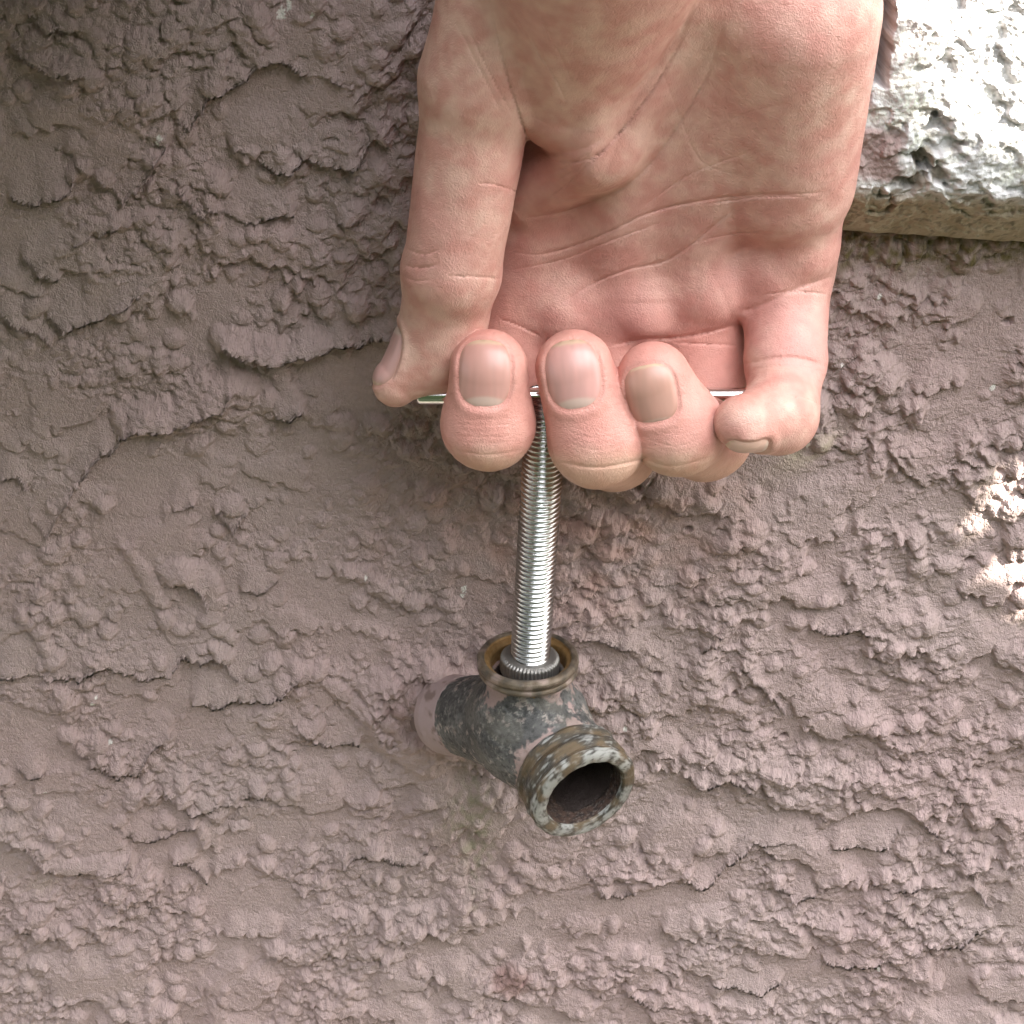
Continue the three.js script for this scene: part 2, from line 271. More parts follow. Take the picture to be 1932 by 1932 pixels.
  { // grains and crumbs of the render: rounded lumps, thick where the coat is rough
    const r = rng(905), lump = new Float32Array(nx * ny);
    for (let n = 0; n < 17000; n++) {
      const x = mix(-215, 215, r()), y = mix(wy0 - 8, wy1 + 8, r()), i0 = colAt(x), j0 = rowAt(y), q = r(), R = .65 + 3.1 * q * q * q, keep = rough[j0 * nx + i0]; if (r() > .04 + 1.0 * keep) continue;
      const H = R * (.46 + .36 * r()), st = .8 + .5 * r(), an = r() * 3.1, ca = Math.cos(an), sa = Math.sin(an);
      for (let j = rowAt(y - R * 1.5); j <= rowAt(y + R * 1.5); j++) for (let i = colAt(x - R * 1.5); i <= colAt(x + R * 1.5); i++) {
        const dx = xs[i] - x, dy = ys[j] - y, d = Math.hypot((dx * ca + dy * sa) * st, (dy * ca - dx * sa) / st) / R + .22 * noise(xs[i] * .9, ys[j] * .9, n % 7);
        if (d < 1) { const v = H * Math.pow(1 - d * d, .7), k = j * nx + i; if (v > lump[k]) lump[k] = v; }
      }
    }
    // beads of render squeezed out under the trowel
    const zoomed = (ox, oy, list) => list.map(([x, y]) => onWall(x * 1300 / 3000 * 1932 / 1932 + ox, y * 1300 / 3000 + oy));
    for (const [R, H, pts] of [[3.0, 3.2, zoomed(0, 0, [[970, 1470], [1040, 1490], [1080, 1515], [1220, 1535], [1330, 1500], [1390, 1480]])], [4.2, 3.0, zoomed(0, 0, [[640, 1815], [720, 1825], [800, 1800], [900, 1740], [970, 1715], [1015, 1670]])], [2.6, 2.4, zoomed(0, 837.2, [[735, 555], [790, 535], [850, 560], [910, 610], [930, 690], [905, 750]])], [2.2, 1.8, zoomed(0, 0, [[1230, 1640], [1260, 1700], [1240, 1760], [1300, 1760]])], [2.4, 2, zoomed(0, 837.2, [[120, 1735], [190, 1815], [300, 1825], [420, 1815], [540, 1805]])], [2.0, 1.6, zoomed(0, 837.2, [[850, 1660], [880, 1720], [840, 1780], [770, 1800]])], [1.8, 1.5, zoomed(0, 837.2, [[560, 460], [620, 560], [660, 640], [700, 700]])], [1.9, 1.6, zoomed(1094.8, 1094.8, [[580, 430], [565, 480], [610, 540], [650, 560]])], [2.2, 1.8, zoomed(0, 837.2, [[1440, 1050], [1520, 1110], [1600, 1170], [1690, 1200], [1750, 1270]])]])
      for (let s = 0; s + 1 < pts.length; s++) { const [a, b] = [pts[s], pts[s + 1]], dx = b[0] - a[0], dy = b[1] - a[1]; for (let j = rowAt(Math.min(a[1], b[1]) - R * 2.2); j <= rowAt(Math.max(a[1], b[1]) + R * 2.2); j++) for (let i = colAt(Math.min(a[0], b[0]) - R * 2.2); i <= colAt(Math.max(a[0], b[0]) + R * 2.2); i++) { const t = clamp(((xs[i] - a[0]) * dx + (ys[j] - a[1]) * dy) / (dx * dx + dy * dy)), d = Math.hypot(xs[i] - a[0] - dx * t, ys[j] - a[1] - dy * t) / (1.5 * R) + .5 * noise(xs[i] * .2, ys[j] * .2, 92) + .25 * noise(xs[i] * .6, ys[j] * .6, 93); if (d < 1) { const v = .95 * H * Math.pow(1 - d * d, .8), k = j * nx + i; if (v > lump[k]) lump[k] = v; } } }
    for (let k = 0; k < h.length; k++) h[k] += Math.max(lump[k], small[k]) + .35 * Math.min(lump[k], small[k]);
  }
  const pos = new Float32Array(nx * ny * 3), col = new Float32Array(nx * ny * 3), uv = new Float32Array(nx * ny * 2);
  const flecks = [[530, 25, 9], [545, 12, 7], [590, 18, 5], [302, 250, 6], [298, 262, 4], [175, 1330, 6], [180, 1318, 4], [85, 1497, 5], [875, 1115, 7], [872, 1128, 5], [1180, 1372, 5], [690, 1085, 4], [208, 1400, 5], [1875, 735, 6], [1660, 560, 6], [1590, 690, 5], [1655, 1822, 8], [1730, 1370, 4]].map(([u, v, r]) => [...onWall(u, v), r * .15]);
  const redC = onWall(1090, 950), tapC = onWall(905, 1560), stainB = onWall(965, 1850), mossY0 = onWall(1760, 520)[1], mossY1 = onWall(1760, 440)[1], mossX = onWall(1560, 470)[0];
  const pits = [[1085, 980, 14], [1060, 1008, 10], [1240, 1270, 8], [1480, 1395, 8], [1830, 1060, 9], [720, 380, 14], [560, 310, 6], [1300, 1000, 7], [1205, 915, 8], [1385, 1310, 8], [1905, 610, 9], [1700, 1500, 7]].map(([u, v, r]) => [...onWall(u, v), r * .16]);
  for (let j = 0; j < ny; j++) for (let i = 0; i < nx; i++) {
    const x = xs[i], y = ys[j], k = j * nx + i, near = Math.abs(x) < 260 && Math.abs(y) < 300;
    let z = h[k] + .9 * noise(x * .018, y * .02, 30) + .5 * noise(x * .06, y * .07, 31);
    if (near) {
      const c1 = noise(x * .42, y * .5, 32), c2 = noise(x * .8, y * .95, 33), c3 = noise(x * 1.6, y * 1.7, 35);
      z += 1.0 * rough[k] * (1.25 * Math.max(0, c1 - .05) + .75 * Math.max(0, c2) - .3 * Math.max(0, -c2 - .2)) + (.1 + .16 * rough[k]) * c3;
      for (const [px, py, r] of pits) { const d = Math.hypot((x - px), (y - py) * 1.2) / r + .25 * noise(x * .8, y * .8, 37); if (d < 1.3) z -= 2.2 * (1 - sst(.6, 1.25, d)); }
      const d = Math.hypot((x - pipeFoot[0]) * .9, y - pipeFoot[1]) + 3 * noise(x * .13, y * .13, 38) + 1.5 * noise(x * .4, y * .4, 39);
      z += 8.5 * (1 - sst(9, 25, d)) - 3.4 * sst(16, 13, d + 1.5 * noise(x * .6, y * .6, 91)) * sst(-6, 2, (y - pipeFoot[1]) - (x - pipeFoot[0]));
    }
    pos[3 * k] = x / 1000; pos[3 * k + 1] = (y - .3 * Math.min(4, h[k])) / 1000; pos[3 * k + 2] = z / 1000 - .0015;
    uv[2 * k] = x * .001; uv[2 * k + 1] = y * .001;
    // paint: brownish pink, patchy; bare reddish render, grey-green streak, white flecks, moss under the ledge
    const g = fbm(x * .02, y * .02, 50, 3), g2 = noise(x * .25, y * .25, 52), g3 = near ? noise(x * .9, y * .9, 53) : 0;
    let c = mix3([.39, .287, .272], [.36, .276, .26], clamp(.5 + g));
    const w = 1 + .09 * g2 + .11 * g3 + .08 * g + (near ? .10 * noise(x * 2.3, y * 2.3, 64) : 0); c = c.map((q) => q * w);
    if (near) {
      const red = 1 - sst(14, 52, Math.hypot((x - redC[0]) * .8, y - redC[1]) + 16 * noise(x * .06, y * .06, 54));
      c = mix3(c, [.42, .265, .225], red * clamp(.4 + .9 * noise(x * .14, y * .14, 55)));
      const red2 = 1 - sst(3, 9, Math.hypot(x - stainB[0], (y - stainB[1])) + 3 * noise(x * .3, y * .3, 56)); c = mix3(c, [.26, .14, .12], red2 * .6);
      const st = 1 - sst(6, 22, Math.abs(x - tapC[0] + 2) * 1.4 + Math.abs(y - tapC[1]) * .5 + 7 * noise(x * .1, y * .05, 57)); c = mix3(c, [.25, .22, .155], st * clamp(.4 + noise(x * .5, y * .3, 58)));
      const rust = 1 - sst(9, 16, Math.hypot(x - pipeFoot[0], y - pipeFoot[1]) + 4 * noise(x * .2, y * .2, 59)); c = mix3(c, [.24, .15, .135], rust * .7 * clamp(.6 + noise(x * .4, y * .4, 65)));
      for (const [fx, fy, r] of flecks) { const q = Math.hypot((x - fx) * 1.3, y - fy) / r + .7 * noise(x * 1.1, y * 1.1, 60); if (q < 1) c = mix3(c, [.72, .70, .66], .85); }
      const mo = sst(mossY0 - 2, mossY0 + 5, y + 5 * noise(x * .12, y * .2, 61)) * (1 - sst(mossY1 + 8, mossY1 + 20, y)) * sst(mossX - 12, mossX, x); const mg = clamp(.6 + .9 * noise(x * .5, y * .5, 62)); if (mo > 0) c = mix3(c, mix3([.10, .075, .025], [.16, .125, .05], clamp(.5 + noise(x * 1.1, y * .6, 63))), mo * mg);
    }
    col[3 * k] = c[0]; col[3 * k + 1] = c[1]; col[3 * k + 2] = c[2];
  }
  const idx = new Uint32Array((nx - 1) * (ny - 1) * 6); let t = 0;
  for (let j = 0; j < ny - 1; j++) for (let i = 0; i < nx - 1; i++) { const a = j * nx + i; idx[t++] = a; idx[t++] = a + 1; idx[t++] = a + nx + 1; idx[t++] = a; idx[t++] = a + nx + 1; idx[t++] = a + nx; }
  const G = new THREE.BufferGeometry(); G.setAttribute('position', new THREE.BufferAttribute(pos, 3)); G.setAttribute('color', new THREE.BufferAttribute(col, 3)); G.setAttribute('uv', new THREE.BufferAttribute(uv, 2)); G.setIndex(new THREE.BufferAttribute(idx, 1)); G.computeVertexNormals();
  const grit = grainTexture(1024, (x, y) => .5 + .3 * tiled(x, y, 60, 2) + .3 * tiled(x, y, 140, 7)); grit.repeat.set(16, 16);
  const M = new THREE.MeshStandardMaterial({ vertexColors: true, roughness: .88, bumpMap: grit, bumpScale: .0006 });
  const face = named(new THREE.Mesh(G, M), 'wall');
  tag(face, 'rough brownish pink painted render wall behind the hand and the tap', 'wall');
  const body = named(new THREE.Mesh(new THREE.BoxGeometry(5, 3.04, .25), new THREE.MeshStandardMaterial({ color: new THREE.Color().setRGB(.28, .2, .18), roughness: .9 })), 'wall_core', face);
  body.position.set(0, .88, -.145);
}

// ---------------------------------------------------------------- white painted ledge, upper right
{
  const toM = (u, v, z) => onWall(u, v, z), FZ = 24;
  const yb = toM(1760, 372, FZ)[1], yw = toM(1760, 438, 3)[1], xl = toM(1672, 100, FZ)[0], yt = yb + 150, xr = 420;
  // profile from the wall under the ledge, out along the undercut, up the face and back over the top
  const prof = [[yw - 1, -2], [yw, 2], [yw + 3, 7]]; const dens = (a, b, n) => { for (let i = 1; i <= n; i++) prof.push([mix(a[0], b[0], i / n), mix(a[1], b[1], i / n)]); };
  dens([yw + 3, 7], [yb - 1.6, FZ - 3.5], 40); dens([yb - 1.6, FZ - 3.5], [yb + 2, FZ], 14); dens([yb + 2, FZ], [yb + 95, FZ + 3], 260); dens([yb + 95, FZ + 3], [yt, FZ], 30); dens([yt, FZ], [yt + 12, -2], 10);
  const xs = []; for (let x = xl - 30; x < onWall(1952, 100, 0)[0]; x += .38) xs.push(x); for (let s = .4, x = xs[xs.length - 1]; x < xr;) { s *= 1.2; x = Math.min(xr, x + s); xs.push(x); }
  const nx = xs.length, ny = prof.length, pos = [], col = [], uv = [], idx = [];
  const hollow = [[1760, 265, 46, 3.2], [1745, 300, 20, 5.5], [1730, 345, 20, 5], [1775, 330, 16, 4], [1704, 362, 34, 3.2], [1668, 384, 30, 2.4], [1842, 372, 46, 2.2], [1915, 372, 40, 2], [1768, 218, 6, 3], [1690, 250, 22, 1.6]];
  const hw = hollow.map(([u, v, r, d]) => [...toM(u, v, FZ), r * .14, d]);
  for (let j = 0; j < ny; j++) for (let i = 0; i < nx; i++) {
    const x = xs[i]; let [y, z] = prof[j];
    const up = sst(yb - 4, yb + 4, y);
    const end = xl + 2.2 * noise(y * .1, 3, 1) + 1.0 * noise(y * .35, 7, 1) - 26 * (1 - sst(yb + 26, yb + 30, y + 1.5 * noise(x * .2, y * .2, 2)));
    const inn = sst(end - .8, end + 1.2, x);
    let d = 1.1 * noise(x * .06, y * .07, 71) + .7 * noise(x * .16, y * .2, 72) + .6 * Math.max(0, noise(x * .4, y * .45, 73)) + .45 * noise(x * .8, y * .9, 74) + .2 * noise(x * 1.7, y * 1.8, 75);
    const layer = noise(x * .07 + 2, y * .09, 76) + .45 * noise(x * .22, y * .25, 77);
    d += (sst(-.08, .0, layer) - 1) * 1.1 * up;
    for (const [hx, hy, r, dep] of hw) { const q = Math.hypot((x - hx), (y - hy)) / r + .8 * noise(x * .22, y * .22, 78) + .3 * noise(x * .6, y * .6, 88); if (q < 1.2) d -= .7 * dep * (1 - sst(.75, 1.0, q)); }
    const un = 1 - up; d += un * .8 * noise(x * .5, y * .5, 79);
    z = Math.max(z + d * (z > 4 ? 1 : z < 0 ? 0 : .3), -2); z = mix(-3, z, inn);
    const yy = y + (up < 1 && z > 1 ? .9 * noise(x * .15, 1, 80) : 0) + (z > 4 ? 1.4 * noise(x * .09, 4, 81) : 0);
    pos.push(x / 1000, (yy - .07 * (x - xl)) / 1000, z / 1000); uv.push(x * .001, y * .001);
    const n = noise(x * .5, y * .5, 82), n2 = noise(x * .16, y * .16, 83), n3 = noise(x * 1.3, y * 1.3, 84);
    let c = mix3([.64, .635, .63], [.46, .45, .455], clamp(.5 + 1.3 * n2 + .5 * n)); const chip = sst(.3, .42, n + .5 * n3 - .15 * n2); c = mix3(c, [.33, .31, .29], chip * .8);
    const [u, v] = toRef(x, y, z);
    const brown = (1 - sst(1690, 1712, u + 20 * n2 + 8 * n)) * sst(225, 250, v + 10 * n2) * (1 - sst(330, 345, v + 8 * n)); c = mix3(c, [.27, .20, .185], brown);
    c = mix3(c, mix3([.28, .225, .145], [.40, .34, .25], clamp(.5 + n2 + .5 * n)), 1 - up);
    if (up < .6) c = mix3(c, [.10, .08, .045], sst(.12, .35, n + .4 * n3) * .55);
    c = mix3(c, [.30, .265, .22], hw.reduce((s, [hx, hy, r, dep]) => Math.max(s, dep > 3.5 ? 1 - sst(.7, 1.15, Math.hypot(x - hx, y - hy) / r + .4 * noise(x * .35, y * .35, 78)) : 0), 0));
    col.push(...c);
    if (i < nx - 1 && j < ny - 1) { const a = j * nx + i; idx.push(a, a + 1, a + nx + 1, a, a + nx + 1, a + nx); }
  }
  const G = new THREE.BufferGeometry(); G.setAttribute('position', new THREE.Float32BufferAttribute(pos, 3)); G.setAttribute('color', new THREE.Float32BufferAttribute(col, 3)); G.setAttribute('uv', new THREE.Float32BufferAttribute(uv, 2)); G.setIndex(idx); G.computeVertexNormals();
  const grit = grainMetal.clone(); grit.repeat.set(18, 18); grit.needsUpdate = true;
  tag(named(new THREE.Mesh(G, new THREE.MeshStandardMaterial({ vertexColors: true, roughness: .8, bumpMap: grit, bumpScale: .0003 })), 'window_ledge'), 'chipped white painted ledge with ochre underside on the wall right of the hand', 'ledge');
}

// ---------------------------------------------------------------- the old tap (worked in the leaning frame, mm)
const V = (a, b, k = 1) => [a[0] + b[0] * k, a[1] + b[1] * k, a[2] + b[2] * k];
const nrm3 = (a) => { const l = Math.hypot(...a); return a.map((q) => q / l); };
const cross3 = (a, b) => [a[1] * b[2] - a[2] * b[1], a[2] * b[0] - a[0] * b[2], a[0] * b[1] - a[1] * b[0]];
// a shape turned about `axis` from `base`; prof = [[radius, height], ...]; bump(theta, height) adds to the radius
function turned(base, axis, prof, seg, bump, colour, origin) {
  const a = nrm3(axis), u = nrm3(cross3(Math.abs(a[2]) < .9 ? [0, 0, 1] : [1, 0, 0], a)), w = cross3(a, u), n = prof.length, pos = [], idx = [], col = [], uv = [];
  let len = 0;
  for (let i = 0; i < n; i++) {
    if (i) len += Math.hypot(prof[i][0] - prof[i - 1][0], prof[i][1] - prof[i - 1][1]);
    for (let s = 0; s <= seg; s++) {
      const th = s / seg * Math.PI * 2, r = prof[i][0] + (bump ? bump(th, prof[i][1], prof[i][0]) : 0), p = V(V(V(base, a, prof[i][1]), u, r * Math.cos(th)), w, r * Math.sin(th)), q = toWorld(p);
      pos.push(q.x - origin.x, q.y - origin.y, q.z - origin.z); col.push(...(colour ? colour(p[0], p[1], p[2], prof[i], th) : [1, 1, 1])); uv.push(th * prof[i][0] * .001, len * .001);
      if (i < n - 1 && s < seg) { const k = i * (seg + 1) + s; idx.push(k, k + 1, k + seg + 2, k, k + seg + 2, k + seg + 1); }
    }
  }
  const G = new THREE.BufferGeometry(); G.setAttribute('position', new THREE.Float32BufferAttribute(pos, 3)); G.setAttribute('color', new THREE.Float32BufferAttribute(col, 3)); G.setAttribute('uv', new THREE.Float32BufferAttribute(uv, 2)); G.setIndex(idx); G.computeVertexNormals();
  const N = G.attributes.normal; for (let i = 0; i < n; i++) { const k = i * (seg + 1), e = k + seg, q = new THREE.Vector3(N.getX(k) + N.getX(e), N.getY(k) + N.getY(e), N.getZ(k) + N.getZ(e)).normalize(); N.setXYZ(k, q.x, q.y, q.z); N.setXYZ(e, q.x, q.y, q.z); }
  return G;
}
function rounded(prof, step = .35) { const r = []; for (let i = 0; i + 1 < prof.length; i++) { const [a, b] = [prof[i], prof[i + 1]], n = Math.max(1, Math.ceil(Math.hypot(a[0] - b[0], a[1] - b[1]) / step)); for (let k = 0; k < n; k++) r.push([mix(a[0], b[0], k / n), mix(a[1], b[1], k / n)]); } r.push(prof[prof.length - 1]); return r; }
const UPV = [0, CT, ST];
const rimTop = P(996, 1236, -39), bodyC = V(P(1000, 1365, -51), UPV, 0), outAxis = nrm3([.42, -.56, .72]), faceC = P(1106, 1502, -31);
const inletC = P(868, 1350, -80), inletDir = nrm3(V(inletC, bodyC, -1));
const threadBack = V(faceC, outAxis, -13.5);
const tapGroup = new THREE.Group(); named(tapGroup, 'garden_tap'); tapGroup.position.copy(toWorld(V(inletC, inletDir, 14)));
tag(tapGroup, 'old corroded metal hose tap without its handle, sticking out of the brown wall', 'tap');
const tapGrain = grainMetal.clone(); tapGrain.repeat.set(60, 60); tapGrain.needsUpdate = true;
function patina(x, y, z) { // dark grey oxide, pinkish left-over wall paint, pale speckle
  const a = fbm(x * .12, y * .12, z * .12 + 3, 3), b = noise(x * .9, y * .9, z * .9), d = noise(x * 1.9, y * 1.9, z * 1.9 + 4), e = noise(x * .35, y * .35, z * .35 + 8);
  let c = mix3([.062, .062, .060], [.125, .124, .118], clamp(.5 + 1.1 * a));
  c = mix3(c, [.34, .33, .30], sst(.14, .42, b * .7 + .7 * d) * .65 * clamp(.5 + 1.6 * e)); c = mix3(c, [.40, .33, .29], sst(.3, .42, e + .3 * d) * .5);
  return mix3(c, [.03, .03, .03], sst(.2, .42, -b + .3 * d) * .7);
}
{
  const O = tapGroup.position;
  const neckEnd = V(rimTop, UPV, -7), body = [cone(bodyC, bodyC, 16.2, 16.2), cone(V(bodyC, inletDir, 0), V(inletC, inletDir, -5), 15.8, 12.2), cone(bodyC, V(threadBack, outAxis, 1), 14.5, 13.2), cone(V(bodyC, UPV, 2), neckEnd, 13.4, 11.3), cone(V(bodyC, UPV, -4.5), V(V(threadBack, outAxis, -4), UPV, -1.5), 14.8, 13)];
  const bore = cone(V(bodyC, outAxis, -2), V(faceC, outAxis, 6), 11.6, 11.6), shaft = cone(V(rimTop, UPV, 0), V(rimTop, UPV, 12), 10.8, 10.8);
  const f = (x, y, z) => { let d = body[0](x, y, z); d = smin(d, body[1](x, y, z), 5); d = smin(d, body[3](x, y, z), 3); d = smin(d, smin(body[2](x, y, z), body[4](x, y, z), 4), 3); const q = (x - neckEnd[0]) * UPV[0] + (y - neckEnd[1]) * UPV[1] + (z - neckEnd[2]) * UPV[2]; d = Math.max(d, q - 1); return Math.max(d, -bore(x, y, z), -shaft(x, y, z)); };
  const fine = (x, y, z) => f(x, y, z) + .2 * noise(x * .4, y * .4, z * .4) + .12 * noise(x * 1.1, y * 1.1, z * 1.1) + .06 * noise(x * 2.2, y * 2.2, z * 2.2);
  const m = surface(f, fine, [inletC[0] - 18, bodyC[1] - 26, -102], [threadBack[0] + 20, rimTop[1] + 2, -10], .75, 1);
  const colour = (x, y, z) => {
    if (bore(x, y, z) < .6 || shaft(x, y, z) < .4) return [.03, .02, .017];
    let c = patina(x, y, z);
    const w = 2.2 * noise(x * .22, y * .22, z * .22) + 1.3 * noise(x * .8, y * .8, z * .8) + .5 * noise(x * 2, y * 2, z * 2), di = (x - inletC[0]) * inletDir[0] + (y - inletC[1]) * inletDir[1] + (z - inletC[2]) * inletDir[2], dn = (x - neckEnd[0]) * UPV[0] + (y - neckEnd[1]) * UPV[1] + (z - neckEnd[2]) * UPV[2], dt = (x - threadBack[0]) * outAxis[0] + (y - threadBack[1]) * outAxis[1] + (z - threadBack[2]) * outAxis[2];
    const paint = [.36, .26, .24];
    c = mix3(c, paint, sst(-4.5, -2, di + 2 * w));
    const pa = noise(x * .16 + 4, y * .16, z * .16) + .16 * noise(x * .7, y * .7, z * .7) + .1 * noise(x * 1.7, y * 1.7, z * 1.7);
    c = mix3(c, paint, sst(-4.4, -2.8, dn + 3 * w) * sst(-.12, .06, pa) * .9);
    c = mix3(c, [.42, .31, .28], sst(-3.6, -1.8, dt + 1.5 * w) * sst(-.02, .12, pa) * .85);
    return mix3(c, [.14, .13, .105], sst(.1, .3, noise(x * .1 + 20, y * .1, z * .1)) * .35);
  };
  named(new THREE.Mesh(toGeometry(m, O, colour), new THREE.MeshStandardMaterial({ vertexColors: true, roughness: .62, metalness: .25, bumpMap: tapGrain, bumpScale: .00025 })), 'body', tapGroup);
  // inlet nut against the wall, painted over like the wall
  const inCol = (x, y, z, p) => p[1] > 13.2 ? [.19, .13, .12] : mix3([.37, .275, .265], [.22, .155, .135], sst(.18, .4, noise(x * .3, y * .3, z * .3)));
  named(new THREE.Mesh(turned(V(inletC, inletDir, -5), inletDir, rounded([[11.2, 0], [12.3, .8], [12.4, 1.6], [12.3, 6], [12.5, 9], [12.1, 12], [10.2, 13.5], [8, 14.5], [7.4, 30]], .6), 96, (t, h) => .15 * noise(Math.cos(t) * 3, Math.sin(t) * 3, h * .5), inCol, O), new THREE.MeshStandardMaterial({ vertexColors: true, roughness: .8, bumpMap: tapGrain, bumpScale: .0003 })), 'inlet_pipe', tapGroup);
  // collar of the missing valve top: rolled brass rim around a bore
  const rimCol = (x, y, z, p) => {
    const n = noise(x * .7, y * .7, z * .7), n2 = noise(x * .25, y * .25, z * .25), inner = p[0] < 12.3 && p[1] < .1;
    let c = mix3([.12, .09, .06], [.21, .17, .13], clamp(.5 + 1.2 * n)); c = mix3(c, [.36, .28, .25], sst(.1, .35, n2) * .6);
    return inner ? mix3([.24, .14, .05], [.34, .21, .09], clamp(.5 + n)) : mix3(c, [.06, .055, .045], sst(.15, .4, -n2 + .3 * n) * .7);
  };
  const base = V(rimTop, UPV, 0);
  named(new THREE.Mesh(turned(base, UPV, rounded([[11.0, -9], [11.3, -6.6], [11.6, -6.0], [12.9, -5.4], [13.9, -4.9], [14.2, -4.3], [14.1, -3.6], [13.8, -3.2], [14.0, -2.7], [14.45, -2], [14.4, -1], [13.9, -.25], [13.2, 0], [12.6, -.1], [12.25, -.6], [12.1, -1.1], [11.4, -1.3], [11.0, -1.6], [10.7, -2.4], [10.5, -7], [10.2, -10]], .3), 128, (t, h) => .16 * noise(Math.cos(t) * 4, Math.sin(t) * 4, h * .6), rimCol, O), new THREE.MeshStandardMaterial({ vertexColors: true, roughness: .42, metalness: .55, bumpMap: tapGrain, bumpScale: .0002 })), 'valve_collar', tapGroup);
  const dark = new THREE.MeshStandardMaterial({ color: new THREE.Color().setRGB(.03, .022, .016), roughness: .5, metalness: .2 });
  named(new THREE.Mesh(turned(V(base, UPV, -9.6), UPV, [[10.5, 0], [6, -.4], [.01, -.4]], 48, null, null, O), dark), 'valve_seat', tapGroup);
  // hose outlet: thread ridges, worn annular face, bore
  const pr = [[12.6, -17], [13.8, -16.4], [15.2, -15.4], [15.7, -14.2], [15.5, -12.8], [14.7, -12.0], [14.5, -10.8], [15.0, -9.8], [15.8, -9], [16.1, -7.6], [15.9, -6.2], [15.1, -5.2], [14.9, -4.4], [15.2, -3.8], [15.9, -3.2], [16.05, -2.2], [15.8, -1.2]];
  pr.push([15.2, -.4], [14.4, 0], [13.2, .1], [12.3, -.1], [11.8, -.6], [11.55, -1.6], [11.4, -4], [11.2, -12], [10.6, -30]);
  for (const q of pr) if (q[1] > -18 && q[0] > 11.7) q[1] *= .84;
  const outCol = (x, y, z, p, th) => {
    const n = noise(x * .8, y * .8, z * .8), n2 = noise(x * .22, y * .22, z * .22), n3 = noise(x * 1.8, y * 1.8, z * 1.8);
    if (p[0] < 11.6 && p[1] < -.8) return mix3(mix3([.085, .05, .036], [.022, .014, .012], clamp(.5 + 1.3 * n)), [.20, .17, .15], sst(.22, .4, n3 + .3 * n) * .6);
    const s1 = noise(p[1] * 2.2, th * 3, 5), s2 = noise(p[1] * 1.1 + 9, th * 7, 6);
    let c = mix3([.105, .085, .058], [.045, .04, .034], clamp(.5 + 1.4 * n2)); c = mix3(c, [.50, .51, .48], sst(.0, .42, s1 * .5 + s2 * .5 + .3 * n3 + .5 * n2 + (p[1] > -2.2 ? .2 : -.06)) * .65);
    c = mix3(c, [.17, .115, .06], sst(.08, .3, -n2 + .3 * n3) * .5); return c;
  };
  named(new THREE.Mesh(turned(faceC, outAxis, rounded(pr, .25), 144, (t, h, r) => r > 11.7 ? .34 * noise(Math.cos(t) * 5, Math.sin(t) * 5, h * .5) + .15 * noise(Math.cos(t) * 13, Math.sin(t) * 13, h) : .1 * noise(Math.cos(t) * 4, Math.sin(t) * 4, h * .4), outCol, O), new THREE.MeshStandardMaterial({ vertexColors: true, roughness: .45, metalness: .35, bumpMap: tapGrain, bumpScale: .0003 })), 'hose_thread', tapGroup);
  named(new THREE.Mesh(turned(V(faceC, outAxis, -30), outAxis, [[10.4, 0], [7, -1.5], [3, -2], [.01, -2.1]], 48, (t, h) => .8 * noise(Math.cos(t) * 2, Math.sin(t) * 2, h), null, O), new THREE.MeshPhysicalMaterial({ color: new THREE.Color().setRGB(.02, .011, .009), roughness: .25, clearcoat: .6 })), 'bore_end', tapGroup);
}

// ---------------------------------------------------------------- steel puller: threaded rod, knurled foot, crossbar
const rodFoot = P(1001, 1226, -39), rodTop = P(1032, 747, 0), rodDir = nrm3(V(rodTop, rodFoot, -1)), rodLen = Math.hypot(...V(rodTop, rodFoot, -1));
{
  const g = new THREE.Group(); named(g, 'threaded_puller'); g.position.copy(toWorld(rodFoot)); const O = g.position;
  tag(g, 'shiny threaded steel rod with a thin crossbar, standing upright in the open tap', 'hand tool');
  const zinc = new THREE.MeshStandardMaterial({ color: new THREE.Color().setRGB(.63, .64, .64), metalness: 1, roughness: .17, bumpMap: tapGrain, bumpScale: .00003 });
  const pitch = 1.5, R = 5.6, prof = []; const L = rodLen + 1;
  for (let h = -2; h <= L; h += pitch / 12) prof.push([R, h]);
  named(new THREE.Mesh(turned(rodFoot, rodDir, prof, 96, (t, h) => { const q = ((h / pitch - t / (Math.PI * 2)) % 1 + 1) % 1; const tri = Math.abs(q * 2 - 1); return -.62 * Math.pow(sst(.08, 1, tri), 1.1); }, null, O), zinc), 'threaded_rod', g);
  const steel = new THREE.MeshStandardMaterial({ color: new THREE.Color().setRGB(.29, .28, .265), metalness: .85, roughness: .4, bumpMap: tapGrain, bumpScale: .0001 });
  named(new THREE.Mesh(turned(V(rodFoot, rodDir, -1.9), rodDir, rounded([[5.2, .2], [7.0, .2], [7.9, -.1], [8.35, -.55], [8.45, -1], [8.45, -4.6], [8.1, -5.1], [5, -5.4], [.01, -5.4]], .35), 414, (t, h, r) => r > 7.6 ? -.5 * (1 - Math.abs(Math.cos(t * 23))) : 0, null, O), steel), 'knurled_foot', g);
  const b0 = P(786, 747, 0), b1 = P(1452, 747, 0), L2 = b1[0] - b0[0];
  named(new THREE.Mesh(turned(b0, [1, 0, 0], rounded([[.01, 0], [1.6, .02], [2.05, .4], [2.2, .8], [2.2, L2 - .8], [2.05, L2 - .4], [1.6, L2], [.01, L2]], 1), 48, null, null, O), new THREE.MeshStandardMaterial({ color: new THREE.Color().setRGB(.80, .80, .79), metalness: 1, roughness: .12 })), 'crossbar', g);
}

